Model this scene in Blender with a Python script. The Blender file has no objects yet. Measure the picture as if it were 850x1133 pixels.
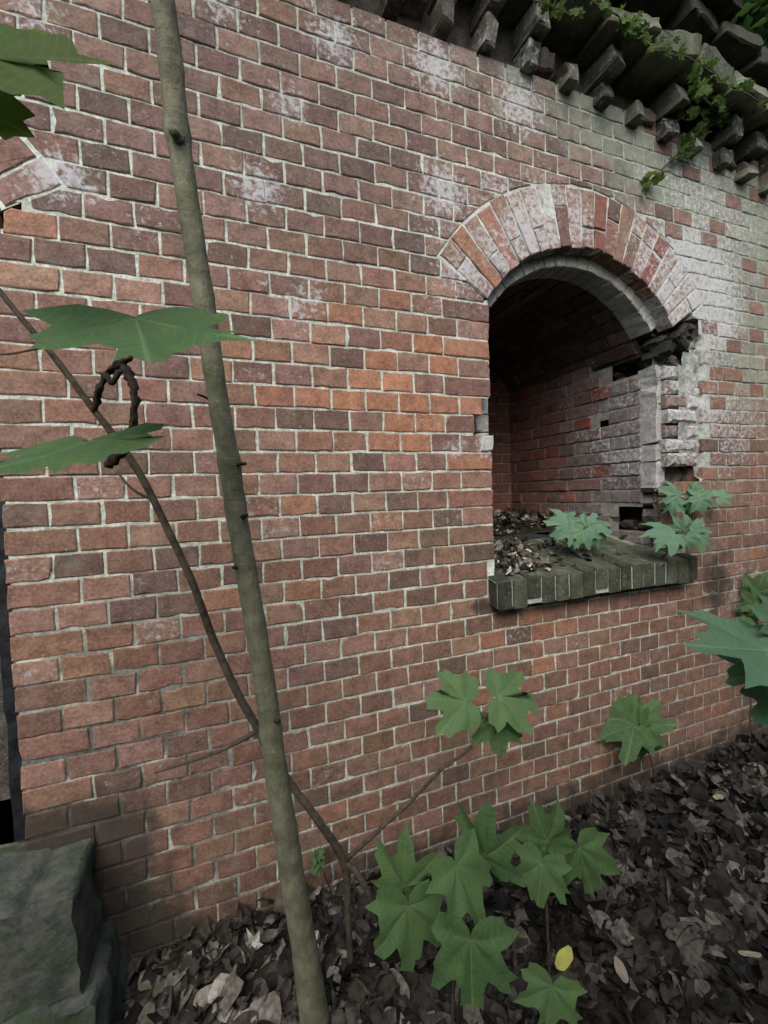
import bpy, math, random
import numpy as np
from mathutils import Vector, Matrix, noise as mnoise
random.seed(7); rng = np.random.default_rng(7)
R = math.radians
scene = bpy.context.scene
C = scene.collection

# ------------------------------------------------------------------ camera
GZ = 1.58                                    # wall lattice zero above the ground
CAM = Vector((-0.86812, -1.53962, -0.08509 + GZ))
RIGHT = Vector((0.93198635, -0.3607529, -0.03547945))
DOWN = Vector((-0.0476409, -0.0248716, -0.99855483))
FWD = Vector((0.35934912, 0.93232974, -0.04036658))
FPX = 484.81                                 # focal length in pixels of the 850 px wide photograph
cd = bpy.data.cameras.new('camera'); cam = bpy.data.objects.new('camera', cd); C.objects.link(cam)
cd.sensor_fit = 'HORIZONTAL'; cd.sensor_width = 36; cd.lens = 36 * FPX / 850
cd.clip_start = 0.02; cd.clip_end = 500
m = Matrix.Identity(4)
for i in range(3):
    m[i][0] = RIGHT[i]; m[i][1] = -DOWN[i]; m[i][2] = -FWD[i]; m[i][3] = CAM[i]
cam.matrix_world = m
scene.camera = cam

# ------------------------------------------------------------------ light
SUN_DIR = Vector((-0.42, -0.80, 0.95)).normalized()       # towards the sun
w = bpy.data.worlds.new('World'); scene.world = w; w.use_nodes = True
nt = w.node_tree; bg = nt.nodes['Background']
sky = nt.nodes.new('ShaderNodeTexSky'); sky.sky_type = 'NISHITA'; sky.sun_disc = False
sky.sun_elevation = math.asin(SUN_DIR.z)
sky.sun_rotation = math.atan2(SUN_DIR.x, SUN_DIR.y)
sky.air_density = 1.0; sky.dust_density = 4.0; sky.ozone_density = 1.0
nt.links.new(sky.outputs[0], bg.inputs[0]); bg.inputs[1].default_value = 0.10
sd = bpy.data.lights.new('sun', 'SUN'); sun = bpy.data.objects.new('sun', sd); C.objects.link(sun)
sd.energy = 0.9; sd.angle = R(50); sd.color = (1.0, 0.96, 0.9)
sun.rotation_euler = SUN_DIR.to_track_quat('Z', 'Y').to_euler()
sun.location = (-3, -6, 8)
vs = scene.view_settings
vs.view_transform = 'Standard'; vs.look = 'None'; vs.gamma = 1.0; vs.use_curve_mapping = False
vs.exposure = 1.15
scene.cycles.max_bounces = 6; scene.cycles.diffuse_bounces = 3

# ------------------------------------------------------------------ pixel helpers (a pixel gives a direction only)
def ray(x, y): return RIGHT * ((x - 425) / FPX) + DOWN * ((y - 566.5) / FPX) + FWD
def P(x, y, depth): return CAM + ray(x, y) * depth
def onY(x, y, Y=0.0):
    d = ray(x, y); return CAM + d * ((Y - CAM.y) / d.y)
def onZ(x, y, Z=0.0):
    d = ray(x, y); return CAM + d * ((Z - CAM.z) / d.z)
def proj(p):
    q = Vector(p) - CAM; z = q.dot(FWD)
    return (q.dot(RIGHT) / z * FPX + 425, q.dot(DOWN) / z * FPX + 566.5, z)

# ------------------------------------------------------------------ node helpers
class NB:
    def __init__(s, name):
        s.m = bpy.data.materials.new(name); s.m.use_nodes = True
        s.t = s.m.node_tree; s.n = s.t.nodes; s.l = s.t.links
        s.b = s.n['Principled BSDF']; s.out = s.n['Material Output']
    def new(s, t, **k):
        n = s.n.new(t)
        for a, v in k.items(): setattr(n, a, v)
        return n
    def put(s, inp, v):
        if hasattr(v, 'is_output') or isinstance(v, bpy.types.NodeSocket): s.l.new(v, inp)
        else: inp.default_value = v
    def attr(s, name): return s.new('ShaderNodeAttribute', attribute_name=name)
    def pos(s): return s.new('ShaderNodeNewGeometry').outputs['Position']
    def noise(s, vec, scale, detail=4, rough=.55, out='Fac', dist=0):
        n = s.new('ShaderNodeTexNoise'); s.put(n.inputs['Vector'], vec)
        n.inputs['Scale'].default_value = scale; n.inputs['Detail'].default_value = detail
        n.inputs['Roughness'].default_value = rough; n.inputs['Distortion'].default_value = dist
        return n.outputs[out]
    def math(s, op, a, b=0.0, c=0.0, clamp=False):
        n = s.new('ShaderNodeMath', operation=op, use_clamp=clamp)
        s.put(n.inputs[0], a); s.put(n.inputs[1], b); s.put(n.inputs[2], c); return n.outputs[0]
    def ramp(s, f, a, b, lo=0.0, hi=1.0):
        n = s.new('ShaderNodeMapRange', interpolation_type='SMOOTHSTEP'); s.put(n.inputs[0], f)
        n.inputs[1].default_value = a; n.inputs[2].default_value = b
        n.inputs[3].default_value = lo; n.inputs[4].default_value = hi; return n.outputs[0]
    def mix(s, f, a, b, mode='MIX'):
        n = s.new('ShaderNodeMix', data_type='RGBA', blend_type=mode)
        s.put(n.inputs[0], f); s.put(n.inputs[6], a); s.put(n.inputs[7], b); return n.outputs[2]
    def sep(s, c):
        n = s.new('ShaderNodeSeparateColor'); s.put(n.inputs[0], c); return n.outputs
    def bump(s, h, strength, dist, prev=None):
        n = s.new('ShaderNodeBump'); n.inputs['Strength'].default_value = strength
        n.inputs['Distance'].default_value = dist; s.put(n.inputs['Height'], h)
        if prev is not None: s.put(n.inputs['Normal'], prev)
        return n.outputs[0]
    def gray(s, f, k=1.0):
        n = s.new('ShaderNodeCombineColor')
        for i in range(3): s.put(n.inputs[i], f)
        return n.outputs[0]

def masonry(name, mortar=False):
    b = NB(name); p = b.pos()
    col = b.attr('Col').outputs['Color']; st = b.sep(b.attr('Stain').outputs['Color'])
    eff, film, dirt_shade = st[0], st[1], st[2]
    n1 = b.noise(p, 22, 6, .6); n2 = b.noise(p, 110, 4, .6); n3 = b.noise(p, 6.5, 5, .6)
    n4 = b.noise(p, 48, 8, .68, dist=.4)
    v = b.math('ADD', b.math('MULTIPLY', n1, .75), b.math('MULTIPLY', n2, .75))
    c = b.mix(1.0, col, b.gray(b.ramp(v, .42, 1.08, .50, 1.50)), 'MULTIPLY')
    # dark firing / soot patches inside single pieces
    c = b.mix(b.ramp(n4, .50, .74, 0, .62 if not mortar else .3), c, (.075, .05, .045, 1))
    # pale crust rubbed into the pores
    mp = b.new('ShaderNodeMapping'); b.put(mp.inputs[0], p); mp.inputs['Scale'].default_value = (9, 9, 70)
    c = b.mix(b.ramp(b.noise(mp.outputs[0], 1.6, 6, .7), .56, .72, 0, .42), c, b.mix(1.0, c, (1.75, 1.8, 1.8, 1), 'MULTIPLY'))
    c = b.mix(b.ramp(b.noise(p, 75, 6, .7), .57, .70, 0, .40), c, (.40, .37, .33, 1))
    vr = b.new('ShaderNodeTexVoronoi'); b.put(vr.inputs['Vector'], p); vr.inputs['Scale'].default_value = 130
    c = b.mix(b.ramp(vr.outputs['Distance'], .22, .10, 0, .45), c, (.06, .045, .04, 1))
    # green film
    ff = b.ramp(b.math('ADD', b.math('MULTIPLY', film, 1.0), b.math('MULTIPLY', b.math('SUBTRACT', b.math('ADD', b.math('MULTIPLY', n3, .6), b.math('MULTIPLY', b.noise(p, 16, 6, .7), .4)), .5), 3.4)), .20, 1.05, 0, .66)
    fc = b.mix(b.noise(p, 30, 4), (.15, .20, .155, 1), (.35, .43, .36, 1))
    c = b.mix(ff, c, fc)
    # lime bloom
    ef = b.ramp(b.math('ADD', eff, b.math('MULTIPLY', b.math('SUBTRACT', n4, .5), 3.2)), .30, 1.0, 0, .80)
    c = b.mix(ef, c, b.mix(b.noise(p, 70, 5, .7), (.38, .40, .42, 1), (.62, .64, .68, 1)))
    # vault, recess and cornice shade put into the colour, plus soil and damp dirt
    df = b.ramp(b.math('ADD', dirt_shade, b.math('MULTIPLY', b.math('SUBTRACT', b.noise(p, 14, 6, .62), .5), 1.3)), .2, .85, 0, .86)
    c = b.mix(df, c, (.035, .034, .028, 1))
    b.put(b.b.inputs['Base Color'], c)
    b.b.inputs['Roughness'].default_value = .88
    b.b.inputs['Specular IOR Level'].default_value = .25
    h1 = b.bump(n1, .55 if not mortar else .8, .006)
    h2 = b.bump(b.noise(p, 210, 3, .7), .5 if not mortar else .8, .0022, h1)
    h3 = b.bump(b.ramp(b.noise(p, 60, 3, .5), .66, .74), .5, -.003, h2)
    b.put(b.b.inputs['Normal'], h3)
    return b.m
M_BRICK = masonry('weathered_brick'); M_MORTAR = masonry('lime_mortar', True)

def simple(name, cols, scale, rough=.9, bumpd=.004, bs=.6, detail=6, bscale=None):
    b = NB(name); p = b.pos()
    n = b.noise(p, scale, detail, .62); n2 = b.noise(p, scale * 5.3, 4, .6)
    f = b.math('ADD', b.math('MULTIPLY', n, .75), b.math('MULTIPLY', n2, .35))
    c = b.mix(b.ramp(f, .38, .72), cols[0], cols[1])
    if len(cols) > 2: c = b.mix(b.ramp(b.noise(p, scale * .6, 5, .6, dist=.5), .5, .66), c, cols[2])
    b.put(b.b.inputs['Base Color'], c); b.b.inputs['Roughness'].default_value = rough
    b.b.inputs['Specular IOR Level'].default_value = .25
    h = b.bump(b.noise(p, bscale or scale * 2.5, 6, .65), bs, bumpd)
    h = b.bump(n2, bs * .7, bumpd * .4, h)
    b.put(b.b.inputs['Normal'], h); return b.m
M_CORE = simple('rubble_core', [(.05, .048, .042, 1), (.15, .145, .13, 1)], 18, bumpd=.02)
M_CONC = simple('mossy_concrete', [(.034, .043, .035, 1), (.090, .104, .088, 1), (.036, .056, .031, 1)], 14, bumpd=.008, bs=.7)
M_SOIL = simple('dark_soil', [(.012, .011, .009, 1), (.035, .030, .024, 1)], 25, bumpd=.01)
def barkmat():
    b = NB('green_bark'); p = b.pos()
    def st(sc, k, d=5):
        mp = b.new('ShaderNodeMapping'); b.put(mp.inputs[0], p); mp.inputs['Scale'].default_value = sc
        return b.noise(mp.outputs[0], k, d, .65)
    n1 = st((1, 1, .16), 130); n2 = b.noise(p, 22, 6, .65); n3 = st((1, 1, 5), 34)
    c = b.mix(b.ramp(n2, .32, .68), (.090, .094, .060, 1), (.215, .215, .150, 1))
    c = b.mix(b.ramp(n1, .40, .68, 0, .65), c, (.130, .130, .090, 1))
    c = b.mix(b.ramp(b.noise(p, 8, 4), .48, .66, 0, .6), c, (.085, .110, .060, 1))
    c = b.mix(b.ramp(n3, .64, .72, 0, .7), c, (.030, .028, .020, 1))
    b.put(b.b.inputs['Base Color'], c); b.b.inputs['Roughness'].default_value = .8; b.b.inputs['Specular IOR Level'].default_value = .3
    h = b.bump(n1, .6, .004); h = b.bump(n3, .5, .003, h); h = b.bump(n2, .6, .006, h); b.put(b.b.inputs['Normal'], h); return b.m
M_BARK = barkmat()
M_TWIG = simple('brown_twig', [(.038, .032, .023, 1), (.100, .086, .064, 1)], 45, bumpd=.003, bs=.5)
M_DEAD = simple('dead_twig', [(.010, .007, .005, 1), (.035, .024, .016, 1)], 60, bumpd=.003)
M_MOSS = simple('moss', [(.018, .030, .010, 1), (.06, .085, .028, 1)], 40, bumpd=.01)
M_IRON = simple('rusty_dark_frame', [(.006, .007, .009, 1), (.018, .022, .028, 1)], 30, rough=.5)

def leafmat(name, c0, c1, vein, trans=.35):
    b = NB(name); p = b.pos()
    va = b.sep(b.attr('Vein').outputs['Color'])
    oi = b.new('ShaderNodeObjectInfo').outputs['Random']
    f = b.math('ADD', b.math('MULTIPLY', b.noise(p, 38, 4), .7), b.math('MULTIPLY', oi, .4))
    c = b.mix(b.ramp(f, .25, .85), c0, c1)
    c = b.mix(b.ramp(va[0], .70, .98, 0, .8), c, vein)
    sv = b.math('SINE', b.math('MULTIPLY', b.math('SUBTRACT', va[1], b.math('MULTIPLY', va[2], .16)), 62.0))
    c = b.mix(b.math('MULTIPLY', b.ramp(sv, .86, 1.0, 0, .38), b.ramp(va[2], .03, .10)), c, vein)
    c = b.mix(b.ramp(b.noise(p, 14, 5, .65), .50, .68, 0, .45), c, b.mix(1.0, c, (1.5, 1.25, .7, 1), 'MULTIPLY'))
    c = b.mix(b.ramp(b.noise(p, 90, 5, .6), .64, .76, 0, .5), c, (.10, .085, .03, 1))
    b.put(b.b.inputs['Base Color'], c); b.b.inputs['Roughness'].default_value = .62
    b.b.inputs['Specular IOR Level'].default_value = .2
    h = b.bump(b.noise(p, 170, 3), .3, .0012); h = b.bump(va[0], .35, -.003, h)
    b.put(b.b.inputs['Normal'], h)
    t = b.new('ShaderNodeBsdfTranslucent'); b.put(t.inputs[0], b.mix(.5, c, (.10, .20, .03, 1)))
    mx = b.new('ShaderNodeMixShader'); mx.inputs[0].default_value = trans
    b.l.new(b.b.outputs[0], mx.inputs[1]); b.l.new(t.outputs[0], mx.inputs[2]); b.l.new(mx.outputs[0], b.out.inputs[0])
    return b.m
M_LEAF = leafmat('maple_leaf', (.055, .118, .046, 1), (.104, .192, .080, 1), (.17, .26, .13, 1))
M_LEAF_B = leafmat('maple_leaf_bluish', (.105, .215, .135, 1), (.160, .290, .190, 1), (.22, .35, .25, 1))
M_LEAF_O = leafmat('maple_leaf_olive', (.050, .095, .022, 1), (.085, .145, .036, 1), (.14, .18, .06, 1), .5)
M_LEAF_N = leafmat('maple_leaf_light', (.062, .130, .055, 1), (.095, .180, .078, 1), (.15, .24, .12, 1), .4)
M_LEAF_C = leafmat('maple_leaf_cool', (.060, .135, .078, 1), (.092, .180, .106, 1), (.15, .25, .17, 1))
M_YELLOW = leafmat('yellow_leaf', (.42, .46, .10, 1), (.55, .58, .16, 1), (.5, .5, .2, 1))
M_PALE = leafmat('pale_dead_leaf', (.17, .15, .11, 1), (.26, .24, .18, 1), (.2, .18, .14, 1), .1)
def littermat():
    b = NB('dead_leaf'); p = b.pos()
    c = b.mix(1.0, b.attr('Col').outputs['Color'], b.gray(b.ramp(b.noise(p, 55, 5), .3, .75, .5, 1.4)), 'MULTIPLY')
    b.put(b.b.inputs['Base Color'], c); b.b.inputs['Roughness'].default_value = .7
    b.b.inputs['Specular IOR Level'].default_value = .3
    b.put(b.b.inputs['Normal'], b.bump(b.noise(p, 120, 4), .5, .003)); return b.m
M_LITTER = littermat()

# ------------------------------------------------------------------ object helpers
def mesh_obj(name, verts, faces, mat, parent=None, cols=None, stains=None, smooth=True, vein=None, origin=None):
    me = bpy.data.meshes.new(name)
    if origin is not None: verts = [(v[0] - origin[0], v[1] - origin[1], v[2] - origin[2]) for v in verts]
    me.from_pydata([tuple(v) for v in verts], [], faces)
    if smooth and mat is not M_BRICK: me.polygons.foreach_set('use_smooth', [True] * len(me.polygons))
    for nm, data in (('Col', cols), ('Stain', stains), ('Vein', vein)):
        if data is not None:
            a = me.attributes.new(nm, 'FLOAT_COLOR', 'POINT')
            arr = np.ones((len(verts), 4), np.float32); d = np.asarray(data, np.float32)
            arr[:, :3] = d.reshape(-1, 3) if d.size > 3 else d
            a.data.foreach_set('color', arr.ravel())
    me.materials.append(mat)
    o = bpy.data.objects.new(name, me); C.objects.link(o)
    if origin is not None: o.location = origin
    if parent is not None:
        o.parent = parent
        o.matrix_parent_inverse = PINV.get(parent.name, Matrix.Identity(4))
    PINV[o.name] = world_of(o).inverted()
    return o
PINV = {}
WORLD = {}
def world_of(o):
    # parts are given in world coordinates; the parent's inverse keeps them there
    return Matrix.Translation(o.location)
def tag(o, label=None, cat=None, group=None, kind=None):
    for k, v in (('label', label), ('category', cat), ('group', group), ('kind', kind)):
        if v: o[k] = v
    return o
def thing(name, loc, label, cat, group=None):
    o = bpy.data.objects.new(name, None); C.objects.link(o); o.location = loc; o.empty_display_size = .1
    PINV[o.name] = Matrix.Translation(loc).inverted()
    return tag(o, label, cat, group)

# ------------------------------------------------------------------ wall fields (weathering that belongs to the wall)
PX, CZ = 0.13178, 0.0755
def sst(a, b, x):
    t = min(1, max(0, (x - a) / (b - a))); return t * t * (3 - 2 * t)
BLOOMS = []
for (x, y, r, s) in [(370, 42, 20, .62), (482, 72, 22, .66), (575, 115, 22, .55), (320, 115, 16, .55), (285, 208, 22, .62),
                     (490, 210, 22, .60), (330, 343, 18, .42), (345, 330, 16, .42), (510, 300, 28, .34), (60, 190, 26, .65),
                     (95, 205, 16, .5), (40, 15, 26, .42), (250, 10, 20, .45), (575, 270, 34, .62), (600, 235, 30, .40), (640, 245, 24, .35), (765, 320, 40, .78),
                     (735, 300, 26, .6), (790, 345, 26, .65), (700, 265, 20, .35), (780, 440, 34, .45), (815, 480, 30, .32), (800, 250, 40, .32), (760, 215, 30, .36),
                     (505, 498, 10, .55), (540, 492, 9, .9), (720, 545, 10, .4), (822, 660, 20, .3), (760, 480, 26, .42), (540, 250, 26, .30), (515, 285, 30, .36)]:
    c = onY(x, y); e = onY(x + r, y)
    BLOOMS.append((c.x, c.z, abs(e.x - c.x) * 1.25, s))
def stain(x, y, z):
    Z = z - GZ
    e = 0.0
    for bx, bz, br, s in BLOOMS:
        d = ((x - bx) ** 2 + (z - bz) ** 2) / (br * br); s = s * 1.42
        if d < 6: e = max(e, s * math.exp(-d)) + .15 * min(e, s * math.exp(-d))
    film = .86 * sst(.80, 1.6, x + .25 * (Z - .6)) * sst(-.1, .55, Z) + .55 * sst(1.15, 1.6, Z) * sst(-.3, .7, x)
    film += .25 * sst(1.2, 1.7, Z)
    film += .22 * sst(-1.15, -1.5, Z) * sst(.2, 1.5, x)
    film = min(film, 1.0)
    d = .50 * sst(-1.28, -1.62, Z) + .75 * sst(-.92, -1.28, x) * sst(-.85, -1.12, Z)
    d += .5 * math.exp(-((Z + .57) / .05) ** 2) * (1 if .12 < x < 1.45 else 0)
    d += .30 * sst(1.4, 2.6, x) * sst(-.3, -1.1, Z)
    d += .10 * sst(.6, 1.7, Z)
    d += .5 * math.exp(-(((x - 1.62) / .13) ** 2 + ((Z + .62) / .22) ** 2))
    return (min(e, .86) + .07, film, d * 1.7)
def brick_color(x, z):
    Z = z - GZ; r = random.random()
    red = np.array((.225, .104, .080)); org = np.array((.310, .130, .082)); pin = np.array((.262, .134, .108))
    prp = np.array((.170, .086, .074)); drk = np.array((.112, .066, .058))
    up = sst(.35, 1.05, Z)
    warm = 1.25 * math.exp(-((x + .15) / .50) ** 2 - ((Z - .30) / .30) ** 2) + .7 * math.exp(-((x + 1.2) / .3) ** 2 - ((Z - .55) / .22) ** 2)
    warm += .35 * math.exp(-((x - .5) / .5) ** 2 - ((Z + .72) / .2) ** 2)
    if r < .09 + .08 * up: c = drk
    elif r < .24 + .30 * up: c = prp
    elif r < .24 + .30 * up + .01 + .50 * warm * (1 - up): c = org
    elif r < .68: c = red
    else: c = pin
    c = c * .82 + np.array((.205, .102, .082)) * .18
    gk = .30 * (1 - min(1, warm * 1.3)); c = c * (1 - gk) + np.array((.158, .098, .080)) * gk
    c = c * (1 - .12 * up) * np.array((1, 1 + .08 * up, 1 + .18 * up))
    c = c * random.uniform(.85, 1.15) * (1 + .14 * min(1, warm))
    return tuple(c * np.array((1.03, random.uniform(.95, 1.05) * 1.20, random.uniform(.94, 1.06) * 1.13)))
MORTAR_C = (.50, .56, .495)

# ------------------------------------------------------------------ brick builder: a worn polygon pushed out of a plane
def clip(poly, n, k):           # keep n.p >= k
    out = []
    for i in range(len(poly)):
        a, b = poly[i], poly[(i + 1) % len(poly)]
        da, db = n[0] * a[0] + n[1] * a[1] - k, n[0] * b[0] + n[1] * b[1] - k
        if da >= 0: out.append(a)
        if (da >= 0) != (db >= 0):
            t = da / (da - db); out.append((a[0] + t * (b[0] - a[0]), a[1] + t * (b[1] - a[1])))
    return out
def area(poly):
    return .5 * sum(poly[i][0] * poly[(i + 1) % len(poly)][1] - poly[(i + 1) % len(poly)][0] * poly[i][1] for i in range(len(poly)))
def brick_geo(poly, frame, depth=.09, inset=.0032, setback=.0024, proud=0.0, jit=.0011, chip=.2, tilt=.0010):
    if area(poly) < 0: poly = poly[::-1]
    pts = []
    for i in range(len(poly)):
        a, b = poly[i], poly[(i + 1) % len(poly)]
        L = math.hypot(b[0] - a[0], b[1] - a[1])
        if L < 1e-4: continue
        k = max(1, round(L / .034))
        for q in range(k): pts.append((a[0] + (b[0] - a[0]) * q / k, a[1] + (b[1] - a[1]) * q / k))
    n = len(pts)
    if n < 3: return None
    cx = sum(p[0] for p in pts) / n; cy = sum(p[1] for p in pts) / n
    V = []; ta = random.uniform(-tilt, tilt) / .06; tb = random.uniform(-tilt, tilt) / .035
    chipi = random.randrange(n) if random.random() < chip else -1
    r1, r2 = [], []
    for i, p in enumerate(pts):
        a, b = pts[i - 1], pts[(i + 1) % n]
        t1 = Vector((p[0] - a[0], p[1] - a[1])); t2 = Vector((b[0] - p[0], b[1] - p[1]))
        if t1.length > 0: t1.normalize()
        if t2.length > 0: t2.normalize()
        n1 = Vector((-t1.y, t1.x)); n2 = Vector((-t2.y, t2.x)); nn = n1 + n2
        if nn.length < 1e-3: nn = n1
        nn = nn / max(.35, nn.length ** 2 / 2)
        ch = random.uniform(.002, .006) if i == chipi else 0
        q = (p[0] + nn.x * ch + random.gauss(0, jit), p[1] + nn.y * ch + random.gauss(0, jit))
        s = inset * random.uniform(.7, 1.5)
        q2 = (q[0] + nn.x * s, q[1] + nn.y * s)
        lean = ta * (q[0] - cx) + tb * (q[1] - cy)
        r1.append((q[0], q[1], setback * random.uniform(.6, 1.5) + ch * .6 - proud + lean))
        r2.append((q2[0], q2[1], random.uniform(-.0009, .0009) - proud + lean))
    V = [frame(p[0], p[1], depth) for p in pts] + [frame(*p) for p in r1] + [frame(*p) for p in r2] + [frame(cx, cy, -proud + random.uniform(-.001, .0012))]
    Fs = []
    for i in range(n):
        j = (i + 1) % n
        Fs.append((i, j, n + j, n + i)); Fs.append((n + i, n + j, 2 * n + j, 2 * n + i)); Fs.append((2 * n + i, 2 * n + j, 3 * n))
    # frame() takes inward depth, so flip when the frame is mirrored
    a = Vector(V[2 * n]); b_ = Vector(V[2 * n + 1]); c_ = Vector(V[3 * n]); nrm = (b_ - a).cross(c_ - a)
    inw = Vector(frame(cx, cy, .1)) - Vector(frame(cx, cy, 0))
    if nrm.dot(inw) > 0: Fs = [f[::-1] for f in Fs]
    return V, Fs, frame(cx, cy, 0)
class Heap:
    def __init__(s): s.v = []; s.f = []; s.c = []; s.s = []
    def add(s, V, F, col, st):
        k = len(s.v); s.v += V; s.f += [tuple(i + k for i in f) for f in F]
        s.c += [col] * len(V); s.s += st
def stains_of(V, fn=stain, add=(0, 0, 0)):
    r = []
    for v in V:
        a = fn(*v); r.append((a[0] + add[0], a[1] + add[1], a[2] + add[2]))
    return r
def wallf(a, b, d): return (a, d, b)                       # the outer face, y = 0 looking out to -y

# ------------------------------------------------------------------ openings
ACX, ACZ, RIN, ROUT, AH = .76, .335 + GZ, .655, .915, R(56.5)
DX = -2.76                                                  # the doorway arch on the left repeats the window's
JL, JR = ACX - RIN * math.sin(AH), ACX + RIN * math.sin(AH)
SPRING = ACZ + RIN * math.cos(AH)
SILL_Z0, SILL_Z1 = GZ - .535, GZ - .335
DOOR_Z = GZ - 1.09
J = .0078
XMIN, XMAX = -3.7, 3.6
VTOP = 21
def open_span(zc):
    s = []
    if SILL_Z1 - .03 < zc < SPRING: s.append((JL, JR))
    if DOOR_Z - .03 < zc < SPRING: s.append((JL + DX, JR + DX + .024))
    if SILL_Z0 + .005 < zc <= SILL_Z1 - .03: s.append((.175, 1.385))
    return s
def in_ring(x, z, grow=0):
    for c in (ACX, ACX + DX):
        dx, dz = x - c, z - ACZ
        if dz > 0 and math.hypot(dx, dz) < ROUT + grow and abs(math.atan2(dx, dz)) < AH: return c
    return None
# damaged places: front bricks gone (x0, x1, z0, z1) in lattice metres
HOLES = [(JR - .01, 1.50, GZ + .68, GZ + .80), (JR - .01, 1.47, GZ + .60, GZ + .68), (JR - .01, 1.41, GZ + .53, GZ + .60), (JR - .01, 1.375, GZ + .02, GZ + .53), (JR - .01, 1.50, GZ - .075, GZ + .01),
         (JR - .01, 1.33, GZ - .15, GZ - .075), (JR - .01, 1.46, GZ - .33, GZ - .285)]
def holed(x, z):
    return any(a < x < b and c < z < d for a, b, c, d in HOLES)
wall = thing('brick_wall', (0, .2, 0), 'long weathered red brick wall with arched window opening and corbelled cornice', 'wall')
cells = []
for j in range(-23, VTOP + 1):
    z0, z1 = GZ + j * CZ, GZ + (j + 1) * CZ; zc = (z0 + z1) / 2
    off = .5 * (j % 2)
    us = [off + k for k in range(int(XMIN / PX), int(XMAX / PX))]
    segs = [(us[i] * PX, us[i + 1] * PX) for i in range(len(us) - 1)]
    for (a, b) in open_span(zc):
        out = []
        for s in segs:
            if s[1] <= a or s[0] >= b: out.append(s); continue
            if s[0] < a: out.append((s[0], a + J / 2))
            if s[1] > b: out.append((b - J / 2, s[1]))
        out.sort(); mer = []
        for s in out:                                      # slivers at a jamb become three-quarter bats
            if s[1] - s[0] < .72 * PX and (abs(s[1] - a) < .01 or abs(s[0] - b) < .01):
                mer.append([s[0], s[1], True])
            else: mer.append([s[0], s[1], False])
        fin = []; k = 0
        while k < len(mer):
            s = mer[k]
            if s[2] and abs(s[1] - a) < .01 and fin: fin[-1] = (fin[-1][0], s[1])
            elif s[2] and abs(s[0] - b) < .01 and k + 1 < len(mer): fin.append((s[0], mer[k + 1][1])); k += 1
            else: fin.append((s[0], s[1]))
            k += 1
        segs = fin
    for (a, b) in segs:
        a2, b2 = a, b
        if j == 3 and abs(b - JL) < .02: b2 = b - .042
        if j == 2 and abs(b - JL) < .02: b2 = b - .080
        if j == 1 and abs(b - JL) < .02: b2 = b - .05
        cells.append((j, a2 + J / 2, b2 - J / 2, z0 + J / 2, z1 - J / 2))
def sag(x, z):                                             # courses are never dead straight
    return .0035 * mnoise.noise(Vector((x * 1.1, z * 2.0, 3.1))) * 2
bricks = []
for (j, a, b, z0, z1) in cells:
    poly = [(a, z0), (b, z0), (b, z1), (a, z1)]
    xc, zc = (a + b) / 2, (z0 + z1) / 2
    if holed(xc, zc): continue
    skip = False
    for c in (ACX, ACX + DX):
        if abs(xc - c) > 1.2 or z1 < SPRING - .02: continue
        # forbidden: inside the extrados and within the ring's angle
        opts = []
        if not any(math.hypot(p[0] - c, p[1] - ACZ) < ROUT + J for p in poly) and not in_ring(xc, zc): continue
        th = math.atan2(xc - c, zc - ACZ)
        th = max(-AH, min(AH, th))
        n = (math.sin(th), math.cos(th)); opts.append(clip(poly, n, ROUT + J + n[0] * c + n[1] * ACZ))
        sgn = 1 if xc > c else -1
        n2 = (sgn * math.cos(AH), -math.sin(AH)); opts.append(clip(poly, n2, J * .8 + n2[0] * c + n2[1] * ACZ))
        poly2 = max(opts, key=lambda q: abs(area(q)) if len(q) > 2 else 0)
        if len(poly2) < 3 or abs(area(poly2)) < .0007: skip = True; break
        poly = poly2
    if skip: continue
    dz = random.gauss(0, .0012)
    poly = [(p[0] + random.gauss(0, .001), p[1] + sag(p[0], p[1]) + dz) for p in poly]
    eroded = (1.3 < xc < 1.52 and GZ - .05 < zc < GZ + .66)
    g = brick_geo(poly, wallf, proud=random.gauss(.0002, .0008) - (random.uniform(.02, .045) if eroded else 0),
                  inset=.0034 if not eroded else .012, setback=.0019 if not eroded else .012, chip=.22)
    if not g: continue
    col = brick_color(xc, zc); ad = (0, 0, 0)
    if eroded: col = tuple(np.array(col) * .5 + np.array((.12, .12, .115)) * .6); ad = (.12, .15, 0)
    if random.random() < .05: ad = (random.uniform(.1, .3), 0, 0)
    if random.random() < .16 and xc > .9: ad = (ad[0] - .45, -.8, 0)      # bricks the film left bare
    if j == 1 and abs(b - (JL - .05)) < .03: pass
    pr = [proj(wallf(p[0], p[1], 0)) for p in poly]
    vis = 0
    if all(q[2] > .1 for q in pr):
        ins = sum(1 for q in pr if 0 < q[0] < 850 and 0 < q[1] < 1133)
        if ins: vis = abs(area([(q[0], q[1]) for q in pr])) * ins / len(pr)
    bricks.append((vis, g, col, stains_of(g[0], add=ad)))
bricks.sort(key=lambda t: -t[0])
for vis, (V, F, o), col, st in bricks[:300]:
    mesh_obj('brick', V, F, M_BRICK, wall, [col] * len(V), st, origin=o)
H = Heap()
for vis, (V, F, o), col, st in bricks[300:]: H.add(V, F, col, st)
tag(mesh_obj('brick_field', H.v, H.f, M_BRICK, wall, H.c, H.s, origin=(1.2, 0, 1.5)), kind='stuff')

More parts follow.
